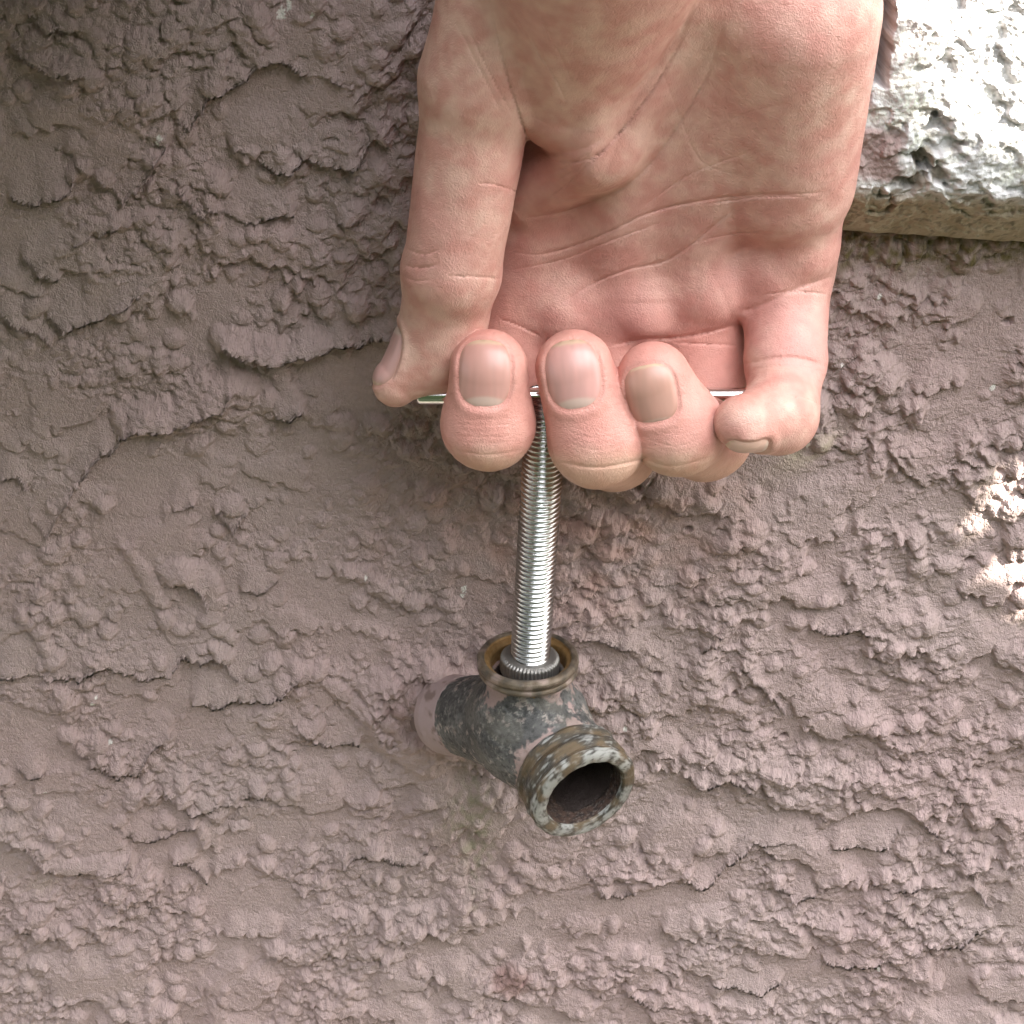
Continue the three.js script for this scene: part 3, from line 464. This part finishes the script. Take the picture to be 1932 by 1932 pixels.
// ---------------------------------------------------------------- the hand: one continuous skin, five nails
{
  const C = (a, b, ra, rb, flat) => cone(P(a[0], a[1], a[2]), P(b[0], b[1], b[2]), ra * sc(a[2]), rb * sc(b[2]), flat);
  const ZF = [[0, 0, 1], 1.28];
  // palm
  const metas = [C([1130, -20, 34], [1000, 535, -14], 108, 88), C([1240, -20, 46], [1145, 545, -14], 125, 92), C([1370, -20, 46], [1300, 545, -14], 125, 90), C([1500, -20, 44], [1484, 500, -10], 140, 84)];
  const hypo = C([1505, 40, 48], [1486, 340, 14], 150, 118);
  const wrist = C([1250, -230, 58], [1290, -520, 78], 190, 185, [[0, 0, 1], 1.35]), fore = C([1290, -520, 78], [1330, -1150, 110], 185, 215, [[0, 0, 1], 1.2]);
  const pads = [C([1075, 560, -9], [1060, 575, -9], 78, 78), C([1212, 572, -7], [1212, 580, -7], 72, 70), C([1335, 545, -5], [1345, 540, -5], 76, 74), C([1460, 500, -1], [1500, 470, 1], 74, 78)];
  const web = C([1000, 365, 9], [1132, 270, 30], 60, 76), web2 = C([1132, 270, 30], [1290, 0, 54], 76, 68);
  // thumb side
  const thenA = C([1134, -150, 70], [1076, 158, 35], 242, 124), thenB = C([1100, 0, 50], [1076, 158, 34], 150, 118), thMC = C([985, -160, 62], [908, 150, 40], 120, 112), thP = C([905, 160, 38], [853, 505, 18], 106, 92), thD = C([850, 520, 15], [830, 655, 2], 88, 82, [nrm3([.15, 0, 1]), 1.12]), thT = C([826, 650, 2], [748, 720, 2], 80, 49, [nrm3([.75, -.3, .55]), 1.12]);
  // fingers: proximal, middle, distal
  const fingers = [
    { p: C([1000, 540, -13], [918, 795, -21], 84, 72), m: C([918, 800, -19], [921, 800, 5], 76, 80), d: C([921, 798, 7], [923, 694, 13.5], 84, 73, ZF), c: [923, 694], k: 3 },
    { p: C([1145, 550, -14], [1150, 838, -22], 86, 76), m: C([1160, 846, -20], [1128, 834, 4], 82, 82), d: C([1124, 826, 7], [1084, 695, 13], 88, 74, ZF), c: [1084, 695], k: 3 },
    { p: C([1306, 550, -14], [1336, 820, -20], 88, 84), m: C([1322, 826, -18], [1280, 812, 4], 80, 82), d: C([1276, 806, 7], [1233, 714, 12.5], 84, 70, ZF), c: [1233, 714], k: 3 },
  ];
  const pk = { p: C([1484, 500, -9], [1482, 668, -3], 84, 77), m: C([1482, 690, -2], [1476, 780, 6], 74, 65), d: C([1464, 788, 8], [1404, 798, 15], 66, 56) };
  const pinkyTip = P(1404, 798, 15);
  // nails: centre, inward direction, direction of the tip, half width / half length (mm)
  const view = (p) => nrm3([p[0], p[1], p[2] - DIST]);
  const N = (u, v, z, D, A, w, l, sq, lun, tint) => { const c = P(u, v, z), d = nrm3(D), L0 = nrm3(A), k = L0[0] * d[0] + L0[1] * d[1] + L0[2] * d[2], L = nrm3(V(L0, d, -k)); return { c, d, L, W: cross3(d, L), w, l, sq, lun, tint }; };
  const nails = [
    N(915, 705, 18, [0, .03, -1], [.02, 1, 0], 6.7, 8.5, 2.8, .26, [.55, .295, .25]),
    N(1082, 707, 18, [.04, .03, -1], [-.13, 1, 0], 6.9, 8.8, 2.7, .26, [.58, .315, .28]),
    N(1229, 742, 18, [.12, .06, -1], [-.19, 1, 0], 6.4, 7.5, 3.0, .12, [.50, .28, .22]),
    N(738, 674, 4, [.76, -.30, -.58], [-.56, -.82, -.1], 6.2, 8.2, 3, .2, [.50, .29, .26]),
    N(1410, 846, 16, [-.05, .92, -.36], [-1, .06, .1], 4.6, 5.4, 2.8, .2, [.62, .40, .32]),
  ];
  const fold = (x, y, z) => { // groove round every nail and the soft wall of skin beside it
    let s = 0;
    for (const n of nails) {
      const X = x - n.c[0], Y = y - n.c[1], Z = z - n.c[2]; if (X * X + Y * Y + Z * Z > 330) continue;
      const q = X * n.d[0] + Y * n.d[1] + Z * n.d[2]; if (q < -9 || q > 9) continue;
      const a = X * n.W[0] + Y * n.W[1] + Z * n.W[2], l = X * n.L[0] + Y * n.L[1] + Z * n.L[2];
      const e = Math.pow(Math.pow(Math.abs(a) / n.w, n.sq) + Math.pow(Math.abs(l) / n.l, n.sq), 1 / n.sq), mm = (e - 1) * (n.w + n.l) / 2 / Math.max(.5, 1);
      const free = sst(.45, .8, l / n.l);           // at the free edge the tip rolls away under the nail
      if (mm < 0) s += .32 + .25 * free * 0; else s += .32 * Math.exp(-mm * mm / .35) - .34 * Math.exp(-(mm - 1.5) * (mm - 1.5) / 1.1) * (1 - free);
    }
    return s;
  };
  // creases drawn once into a map of depths, one map per region; the map lies on the hand's own reference plane
  const CM = 1100, C0 = 640, mk = () => new Float32Array(CM * CM), maps = { palm: mk(), thumb: mk(), finger: mk() };
  const crease = (map, w, depth, pts) => {
    const sm = []; for (let i = 0; i + 1 < pts.length; i++) { const p0 = pts[Math.max(0, i - 1)], p1 = pts[i], p2 = pts[i + 1], p3 = pts[Math.min(pts.length - 1, i + 2)]; for (let k = 0; k < 12; k++) { const t = k / 12, q = (j) => .5 * (2 * p1[j] + (p2[j] - p0[j]) * t + (2 * p0[j] - 5 * p1[j] + 4 * p2[j] - p3[j]) * t * t + (3 * p1[j] - p0[j] - 3 * p2[j] + p3[j]) * t * t * t); sm.push([q(0), q(1)]); } } sm.push(pts[pts.length - 1]);
    w *= .85; depth *= .72; const T = sm.length - 1, loc = new Map();
    for (let i = 0; i < T; i++) {
      const [a, b] = [sm[i], sm[i + 1]], m = w * 3;
      for (let y = Math.floor(Math.min(a[1], b[1]) - m); y <= Math.max(a[1], b[1]) + m; y++) for (let x = Math.floor(Math.min(a[0], b[0]) - m); x <= Math.max(a[0], b[0]) + m; x++) {
        const X = x - C0, Y = y + 60; if (X < 0 || Y < 0 || X >= CM || Y >= CM) continue;
        const dx = b[0] - a[0], dy = b[1] - a[1], t = clamp(((x - a[0]) * dx + (y - a[1]) * dy) / (dx * dx + dy * dy + 1e-6)), d = Math.hypot(x - a[0] - dx * t, y - a[1] - dy * t), s = (i + t) / T, end = Math.min(1, 5 * s, 5 * (1 - s));
        const val = depth * end * (.65 * Math.exp(-d * d / (w * w * .45)) + .35 * Math.exp(-d * d / (w * w * 3))), k = Y * CM + X, o = loc.get(k); if (o === undefined || Math.abs(val) > Math.abs(o)) loc.set(k, val);
      }
    }
    for (const [k, v] of loc) map[k] += v;
  };
  const pm = maps.palm, tm = maps.thumb, fm = maps.finger;
  // palm: life line, head line, heart line and the finer lines between
  crease(pm, 7.5, .75, [[975, 412], [1050, 402], [1130, 375], [1200, 335], [1260, 265], [1330, 150], [1365, 40]]);
  crease(pm, 4, .55, [[1010, 395], [1080, 340], [1160, 260], [1230, 170], [1290, 70]]); crease(pm, 3.5, .4, [[1000, 360], [1070, 330], [1140, 280]]); crease(pm, 3, .35, [[1000, 335], [1060, 318], [1110, 290]]);
  crease(pm, 4, .55, [[950, 470], [1020, 480], [1120, 450], [1230, 400], [1330, 378], [1420, 368], [1500, 366], [1570, 362]]); crease(pm, 3, .4, [[1330, 385], [1430, 372], [1520, 372]]);
  crease(pm, 4.5, .6, [[1040, 590], [1100, 545], [1180, 510], [1260, 490], [1330, 440], [1400, 380]]); crease(pm, 3, .35, [[960, 510], [1060, 490], [1150, 455], [1260, 415]]);
  crease(pm, 3.5, .14, [[1240, 110], [1275, 200], [1320, 300], [1390, 330]]); crease(pm, 2.5, .22, [[1300, 460], [1400, 440], [1520, 445]]);
  crease(pm, 2.5, .25, [[1200, 400], [1300, 330], [1420, 285]]); crease(pm, 3, .1, [[1330, 250], [1420, 210], [1520, 190]]);
  crease(pm, 6, .9, [[1150, 652], [1215, 640], [1300, 634], [1400, 610]]); crease(pm, 3.5, .5, [[1270, 646], [1340, 650], [1395, 652]]); crease(pm, 9, .75, [[1395, 590], [1440, 575], [1500, 545], [1572, 520]]); crease(pm, 3, .4, [[1440, 556], [1500, 550], [1560, 555]]);
  crease(pm, 4, .5, [[940, 600], [980, 615], [1020, 635]]);
  // little finger
  crease(pm, 8, .8, [[1400, 690], [1450, 678], [1500, 676], [1562, 692]]); crease(pm, 4, .3, [[1410, 700], [1470, 690], [1530, 694]]); crease(pm, 3, .3, [[1480, 745], [1520, 752], [1550, 765]]);
  // thumb
  crease(tm, 6, .8, [[930, 20], [950, 120], [975, 205], [1000, 270], [1020, 285]]); crease(tm, 5, .25, [[860, 40], [905, 130], [950, 220]]); crease(tm, 3, .35, [[960, 10], [1010, 90], [1050, 150], [1070, 200]]); crease(tm, 2.6, .25, [[1000, 0], [1060, 110], [1080, 160]]);
  crease(tm, 3, .3, [[885, 60], [930, 150], [975, 230]]); crease(tm, 3, .4, [[900, 345], [940, 350], [980, 365]]); crease(tm, 3.5, .5, [[762, 500], [790, 505], [830, 500]]); crease(tm, 3, .4, [[845, 520], [900, 523], [945, 526]]); crease(tm, 3, .35, [[768, 470], [800, 480], [830, 470]]); crease(tm, 2.5, .25, [[760, 520], [785, 530], [810, 528]]);
  for (let i = 0; i < 9; i++) crease(tm, 2.2, .06, [[1100 + 30 * i, 20 - 5 * i], [1120 + 22 * i, 90 + 8 * i], [1100 + 14 * i, 170 + 6 * i]].map(([x, y]) => [x - 60, y]));
  for (const q of [pm, tm]) { crease(q, 10, .42, [[1316, -30], [1292, 50], [1250, 140], [1200, 212], [1150, 268], [1110, 300]]); crease(q, 9, .5, [[1010, 282], [1050, 288], [1100, 280], [1165, 246]]); crease(q, 3.5, .4, [[1040, 300], [1090, 305], [1140, 285]]); }
  // fingers: wrinkles over the end joints and below
  for (const [cx, cy, w, sl] of [[920, 800, 62, .02], [1128, 822, 64, -.18], [1275, 815, 58, -.2]]) for (let i = 0; i < 5; i++) crease(fm, 2.4, .06 + .05 * (i % 2), [[cx - w, cy + i * 11 - 12 - sl * w * -1], [cx - w * .3, cy + i * 11 - 8], [cx + w * .3, cy + i * 11 - 9], [cx + w, cy + i * 11 - 13 + sl * w]]);
  crease(fm, 5, .5, [[1050, 870], [1120, 882], [1190, 872], [1235, 858]]); crease(fm, 4, .3, [[1210, 865], [1270, 880], [1340, 862]]); crease(fm, 4, .25, [[850, 848], [920, 858], [990, 848]]);
  const look = (map, x, y, z) => { const s = sc(z), U = 966 + x / s - C0, W = 966 - y / s + 60; if (U < 0 || W < 0 || U >= CM - 1 || W >= CM - 1) return 0; const i = U | 0, j = W | 0, a = U - i, b = W - j, k = j * CM + i; return mix(mix(map[k], map[k + 1], a), mix(map[k + CM], map[k + CM + 1], a), b); };
  const parts = (x, y, z) => {
    let palm = metas[0](x, y, z); for (let i = 1; i < 4; i++) palm = smin(palm, metas[i](x, y, z), 8);
    palm = smin(palm, hypo(x, y, z), 9); for (const p of pads) palm = smin(palm, p(x, y, z), 5); palm = smin(palm, smin(wrist(x, y, z), fore(x, y, z), 20), 22);
    const wb = smin(web(x, y, z), web2(x, y, z), 6); palm = smin(palm, wb, 3.5);
    let th = smin(thenA(x, y, z), thenB(x, y, z), 5); th = smin(th, smin(thMC(x, y, z), wrist(x, y, z) + 4, 12), 5);
    const tp = smin(smin(thP(x, y, z), thMC(x, y, z), 5), smin(thD(x, y, z), thT(x, y, z), 5), 4);
    th = smin(th, tp, 2.2);
    const uu = 966 + x / sc(z), hand = smin(palm, th, 1.6 + 10 * Math.exp(-(uu - 1115) * (uu - 1115) / 2800));
    let fi = 1e9, pp = 1e9;
    for (const f of fingers) { const p = f.p(x, y, z), m = f.m(x, y, z), c = Math.min(smin(p, m, f.k), smin(m, f.d(x, y, z), f.k + 2)); fi = smin(fi, c, .5); pp = smin(pp, smin(p, palm, 5), .4); }
    const q = pk.p(x, y, z), qm = pk.m(x, y, z), qd = pk.d(x, y, z), lit = Math.min(smin(smin(q, palm, 5), qm, 3), smin(qm, qd, 6));
    return [hand, fi, pp, lit, th, palm];
  };
  const f = (x, y, z) => { const p = parts(x, y, z); return smin(smin(Math.min(p[0], p[2]), p[1], .6), p[3], .4); };
  const fine = (x, y, z) => {
    const p = parts(x, y, z), d = smin(smin(Math.min(p[0], p[2]), p[1], .6), p[3], .4);
    let c = 0; if (p[1] < Math.min(p[0], p[2], p[3]) - .3) c = look(fm, x, y, z); else if (p[4] < p[5] && p[4] < p[3]) c = look(tm, x, y, z); else c = look(pm, x, y, z);
    const s = .16 * noise(x * .13, y * .13, z * .13) + .05 * noise(x * .5, y * .5, z * .5) + .022 * noise(x * 1.3 + .6 * y, y * 2.6, z * 1.6);
    return d + c + fold(x, y, z) + s;
  };
  const m = surface(f, fine, [-44, -8, -50], [116, 150, 100], .84, 1);
  const blotch = (x, y, z) => fbm(x * .16, y * .16, z * .16, 3);
  const skin = (x, y, z, a, b, d) => {
    const p = parts(x, y, z), n = blotch(x, y, z), n2 = noise(x * .45, y * .45, z * .45 + 30), n3 = noise(x * .05, y * .05, z * .05 + 7);
    let c = mix3([.53, .268, .218], [.645, .415, .34], clamp(.5 + .95 * n)); c = mix3(c, [.58, .275, .24], clamp(.35 + 1.2 * n3) * .6);
    const soft = (q) => sst(2.5, -2.5, q);
    c = mix3(c, [.60, .295, .265], .5 * soft(p[5] - Math.min(p[4], p[1])) * sst(95, 40, y));
    const [u, v] = [966 + x / sc(z), 966 - y / sc(z)], fg = soft(p[1] - Math.min(p[0], p[3])); c = mix3(c, [.61, .28, .235], .7 * fg * sst(880, 820, v)); c = mix3(c, [.57, .36, .24], .5 * fg * sst(830, 890, v));
    const w = 1 + .06 * n2; return [c[0] * w, c[1] * w, c[2] * w];
  };
  const g = new THREE.Group(); named(g, 'person'); g.position.copy(toWorld(P(1250, 0, 46)));
  tag(g, 'bare right hand reaching down, palm to the viewer, fingers curled round the steel crossbar', 'person');
  const pores = grainTexture(1024, (x, y) => .5 + .3 * tiled(x, y, 48, 21) + .3 * tiled(x, y, 96, 25) + .2 * tiled(x, y, 20, 29)); pores.repeat.set(34, 34);
  const geo = toGeometry(m, g.position, skin);
  named(new THREE.Mesh(geo, new THREE.MeshPhysicalMaterial({ vertexColors: true, roughness: .5, specularIntensity: .7, sheen: .08, sheenRoughness: .5, sheenColor: new THREE.Color(.9, .5, .4), bumpMap: pores, bumpScale: .00016 })), 'hand', g);
  { // sleeve of the jacket above the wrist
    const a = P(1262, -330, 64), b = P(1330, -1150, 110), ax = nrm3(V(b, a, -1)), Ls = Math.hypot(...V(b, a, -1));
    named(new THREE.Mesh(turned(a, ax, rounded([[34, 6], [37, 0], [40, 0], [41, 3], [40.5, 30], [43, 80], [47, Ls], [44, Ls], [38, 20], [34, 6]], 3), 64, (t, q) => 1.5 * noise(Math.cos(t) * 2, Math.sin(t) * 2, q * .06), null, g.position), new THREE.MeshStandardMaterial({ color: new THREE.Color().setRGB(.06, .08, .12), roughness: .95 })), 'sleeve', g);
  }
  const nailMat = new THREE.MeshPhysicalMaterial({ vertexColors: true, roughness: .34, clearcoat: .25, clearcoatRoughness: .35 });
  nails.forEach((n, q) => {
    const NA = 36, NL = 44, pos = [], col = [], idx = [];
    for (let j = 0; j <= NL; j++) for (let i = 0; i <= NA; i++) {
      let a = i / NA * 2 - 1, l = j / NL * 2 - 1; // square to rounded square
      const k = Math.max(Math.abs(a), Math.abs(l)), e = Math.pow(Math.pow(Math.abs(a), n.sq) + Math.pow(Math.abs(l), n.sq), 1 / n.sq) || 1, r = k / e; a *= r; l *= r;
      const edge = k; let p = V(V(V(n.c, n.W, a * n.w), n.L, l * n.l), n.d, -9), s = 0;
      for (let t = 0; t < 30; t++) { const dd = f(...p); p = V(p, n.d, dd * .8); if (Math.abs(dd) < .01) break; }
      p = V(p, n.d, -(.16 - .55 * Math.pow(edge, 8)) );
      const w = toWorld(p).sub(g.position); pos.push(w.x, w.y, w.z);
      const nn = noise(a * 5, l * 1.2, q * 9), n2 = noise(a * n.w * .9, l * n.l * .15, q);
      let c = mix3(n.tint, [n.tint[0] * .92, n.tint[1] * .95, n.tint[2] * .95], clamp(.5 + nn)); c = c.map((v) => v * (1 + .07 * n2));
      const lun = Math.hypot(a * .85, (l + 1.02) / (n.lun * 1.5)); c = mix3(c, [.60, .52, .44], (1 - sst(.72, .98, lun)) * (n.lun > .15 ? .55 : .3));
      c = mix3(c, [.58, .44, .30], sst(.84, .9, l + .06 * a * a + .02 * nn) * .8); c = mix3(c, [.30, .17, .10], sst(.9, 1, edge) * .55 * clamp(.6 + nn));
      col.push(...c);
      if (i < NA && j < NL) { const k0 = j * (NA + 1) + i; idx.push(k0, k0 + 1, k0 + NA + 2, k0, k0 + NA + 2, k0 + NA + 1); }
    }
    const G = new THREE.BufferGeometry(); G.setAttribute('position', new THREE.Float32BufferAttribute(pos, 3)); G.setAttribute('color', new THREE.Float32BufferAttribute(col, 3)); G.setIndex(idx); G.computeVertexNormals();
    const v0 = new THREE.Vector3().fromBufferAttribute(G.attributes.normal, Math.floor(NL / 2) * (NA + 1) + NA / 2), out = toWorld(V(n.c, n.d, -1)).sub(toWorld(n.c)); if (v0.dot(out) < 0) { for (let i = 0; i < idx.length; i += 3) [idx[i], idx[i + 1]] = [idx[i + 1], idx[i]]; G.setIndex(idx); G.computeVertexNormals(); }
    named(new THREE.Mesh(G, nailMat), 'fingernail', g);
  });
}

// ---------------------------------------------------------------- leafy young tree right of the frame, between the sun and the wall
{
  const r = rng(311), S = SUN, E = new THREE.Vector3(S.z, 0, -S.x).normalize(), F = new THREE.Vector3().crossVectors(S, E).multiplyScalar(-1).normalize(); if (F.y < 0) F.negate();
  const ab = (p) => [p.dot(E), p.dot(F)], wp = (u, v, z) => { const [x, y] = onWall(u, v, z); return new THREE.Vector3(x, y, z).multiplyScalar(.001); };
  const open = [[[1716, 20, 24], [1785, 150, 24], [1840, 225, 24], [1895, 264, 24], [1950, 272, 24], [2150, 268, 24], [2400, -300, 24], [1705, -300, 24]], [[1888, 912, 1], [1918, 890, 1], [1950, 905, 1], [2000, 850, 1], [2120, 850, 1], [2150, 1150, 1], [1985, 1130, 1], [1918, 1045, 1]]].map((q) => q.map((p) => ab(wp(...p))));
  const gapTo = (a, b) => { let best = 1; for (const q of open) { let inside = false, d = 1; for (let i = 0, j = q.length - 1; i < q.length; j = i++) { const [x1, y1] = q[i], [x2, y2] = q[j]; if ((y1 > b) !== (y2 > b) && a < (x2 - x1) * (b - y1) / (y2 - y1) + x1) inside = !inside; const dx = x2 - x1, dy = y2 - y1, t = clamp(((a - x1) * dx + (b - y1) * dy) / (dx * dx + dy * dy)); d = Math.min(d, Math.hypot(a - x1 - dx * t, b - y1 - dy * t)); } best = Math.min(best, inside ? -d : d); } return best; };
  const leaf = new THREE.BufferGeometry(); { const p = [0, -1, 0, .3, -.55, .06, .42, 0, .1, .27, .55, .06, 0, 1, 0, -.27, .55, .06, -.42, 0, .1, -.3, -.55, .06, 0, 0, 0], ix = []; for (let i = 0; i < 8; i++) ix.push(8, i, (i + 1) % 8); leaf.setAttribute('position', new THREE.Float32BufferAttribute(p, 3)); leaf.setIndex(ix); leaf.computeVertexNormals(); }
  const list = [], add = (p, size) => { const q = new THREE.Quaternion().setFromEuler(new THREE.Euler((r() - .5) * 2.2, r() * 6.3, (r() - .5) * 1.8)), f = new THREE.Quaternion().setFromUnitVectors(new THREE.Vector3(0, 0, 1), S); if (r() < .7) q.premultiply(new THREE.Quaternion()).slerp(f.multiply(new THREE.Quaternion().setFromAxisAngle(new THREE.Vector3(0, 0, 1), r() * 6.3)), .65); list.push([new THREE.Matrix4().compose(p, q, new THREE.Vector3(size, size, size)), r()]); };
  let lo = [9, 9], hi = [-9, -9]; for (const [u, v] of [[0, 0], [1932, 0], [0, 1932], [1932, 1932]]) for (const z of [0, 90]) { const [a, b] = ab(wp(u, v, z)); lo = [Math.min(lo[0], a), Math.min(lo[1], b)]; hi = [Math.max(hi[0], a), Math.max(hi[1], b)]; }
  const FAR = 1.25, at = (a, b, t) => new THREE.Vector3().addScaledVector(E, a).addScaledVector(F, b).addScaledVector(S, t);
  const turn = (p, size, sway) => { const q = new THREE.Quaternion().setFromUnitVectors(new THREE.Vector3(0, 0, 1), S.clone().add(new THREE.Vector3((r() - .5) * sway, (r() - .5) * sway, (r() - .5) * sway)).normalize()).multiply(new THREE.Quaternion().setFromAxisAngle(new THREE.Vector3(0, 0, 1), r() * 6.3)); list.push([new THREE.Matrix4().compose(p, q, new THREE.Vector3(size, size, size)), r()]); };
  for (const [cell, most, sway] of [[.018, .034, .9], [.022, .036, 1.2], [.006, .012, .5], [.008, .014, .6]]) for (let a = lo[0] - .02; a < hi[0] + .02; a += cell) for (let b = lo[1] - .02; b < hi[1] + .02; b += cell) { const A = a + (r() - .5) * cell, B = b + (r() - .5) * cell, d = gapTo(A, B); if (d < .002 || (cell < .01 && d > .032)) continue; turn(at(A, B, FAR + r() * (cell < .01 ? .08 : .25)), Math.min(most, .82 * d + .001) * (.85 + .3 * r()), sway); }
  for (let i = 0; i < 500; i++) { const A = mix(lo[0] - .08, hi[0] + .08, r()), B = mix(lo[1] - .08, hi[1] + .08, r()); if (gapTo(A, B) < .04) continue; turn(at(A, B, FAR - .05 + r() * .4), .034, 2); }
  const root = at((lo[0] + hi[0]) / 2, (lo[1] + hi[1]) / 2, FAR + .12), crownY = root.y; root.y = GROUND;
  const g = new THREE.Group(); named(g, 'young_tree'); g.position.copy(root); tag(g, 'young leafy green tree standing in front of the wall to the right', 'tree');
  const im = new THREE.InstancedMesh(leaf, new THREE.MeshPhysicalMaterial({ color: 0xffffff, roughness: .7, transmission: .3, thickness: 0, side: THREE.DoubleSide }), list.length), off = new THREE.Matrix4().makeTranslation(-root.x, -root.y, -root.z), col = new THREE.Color();
  list.forEach(([m, k], i) => { im.setMatrixAt(i, off.clone().multiply(m)); im.setColorAt(i, col.setRGB(mix(.09, .20, k), mix(.19, .32, k), mix(.025, .05, k))); });
  named(im, 'foliage', g); im.userData.kind = 'stuff';
  const bark = new THREE.MeshStandardMaterial({ color: new THREE.Color().setRGB(.12, .08, .05), roughness: .9 }), H = crownY - GROUND;
  named(new THREE.Mesh(new THREE.TubeGeometry(new THREE.CatmullRomCurve3([[0, 0, 0], [.02, H * .4, .01], [-.01, H * .8, 0], [.02, H * 1.1, .02]].map((p) => new THREE.Vector3(...p))), 24, .016, 10), bark), 'trunk', g);
  for (let i = 0; i < 7; i++) { const a = i * 2.4, y = H * (.62 + .06 * i); named(new THREE.Mesh(new THREE.TubeGeometry(new THREE.CatmullRomCurve3([new THREE.Vector3(0, y, 0), new THREE.Vector3(.09 * Math.cos(a), y + .06, .09 * Math.sin(a)), new THREE.Vector3(.17 * Math.cos(a), y + .15, .17 * Math.sin(a))]), 12, .005, 6), bark), 'branch', g); }
}


renderer.render(scene, camera);
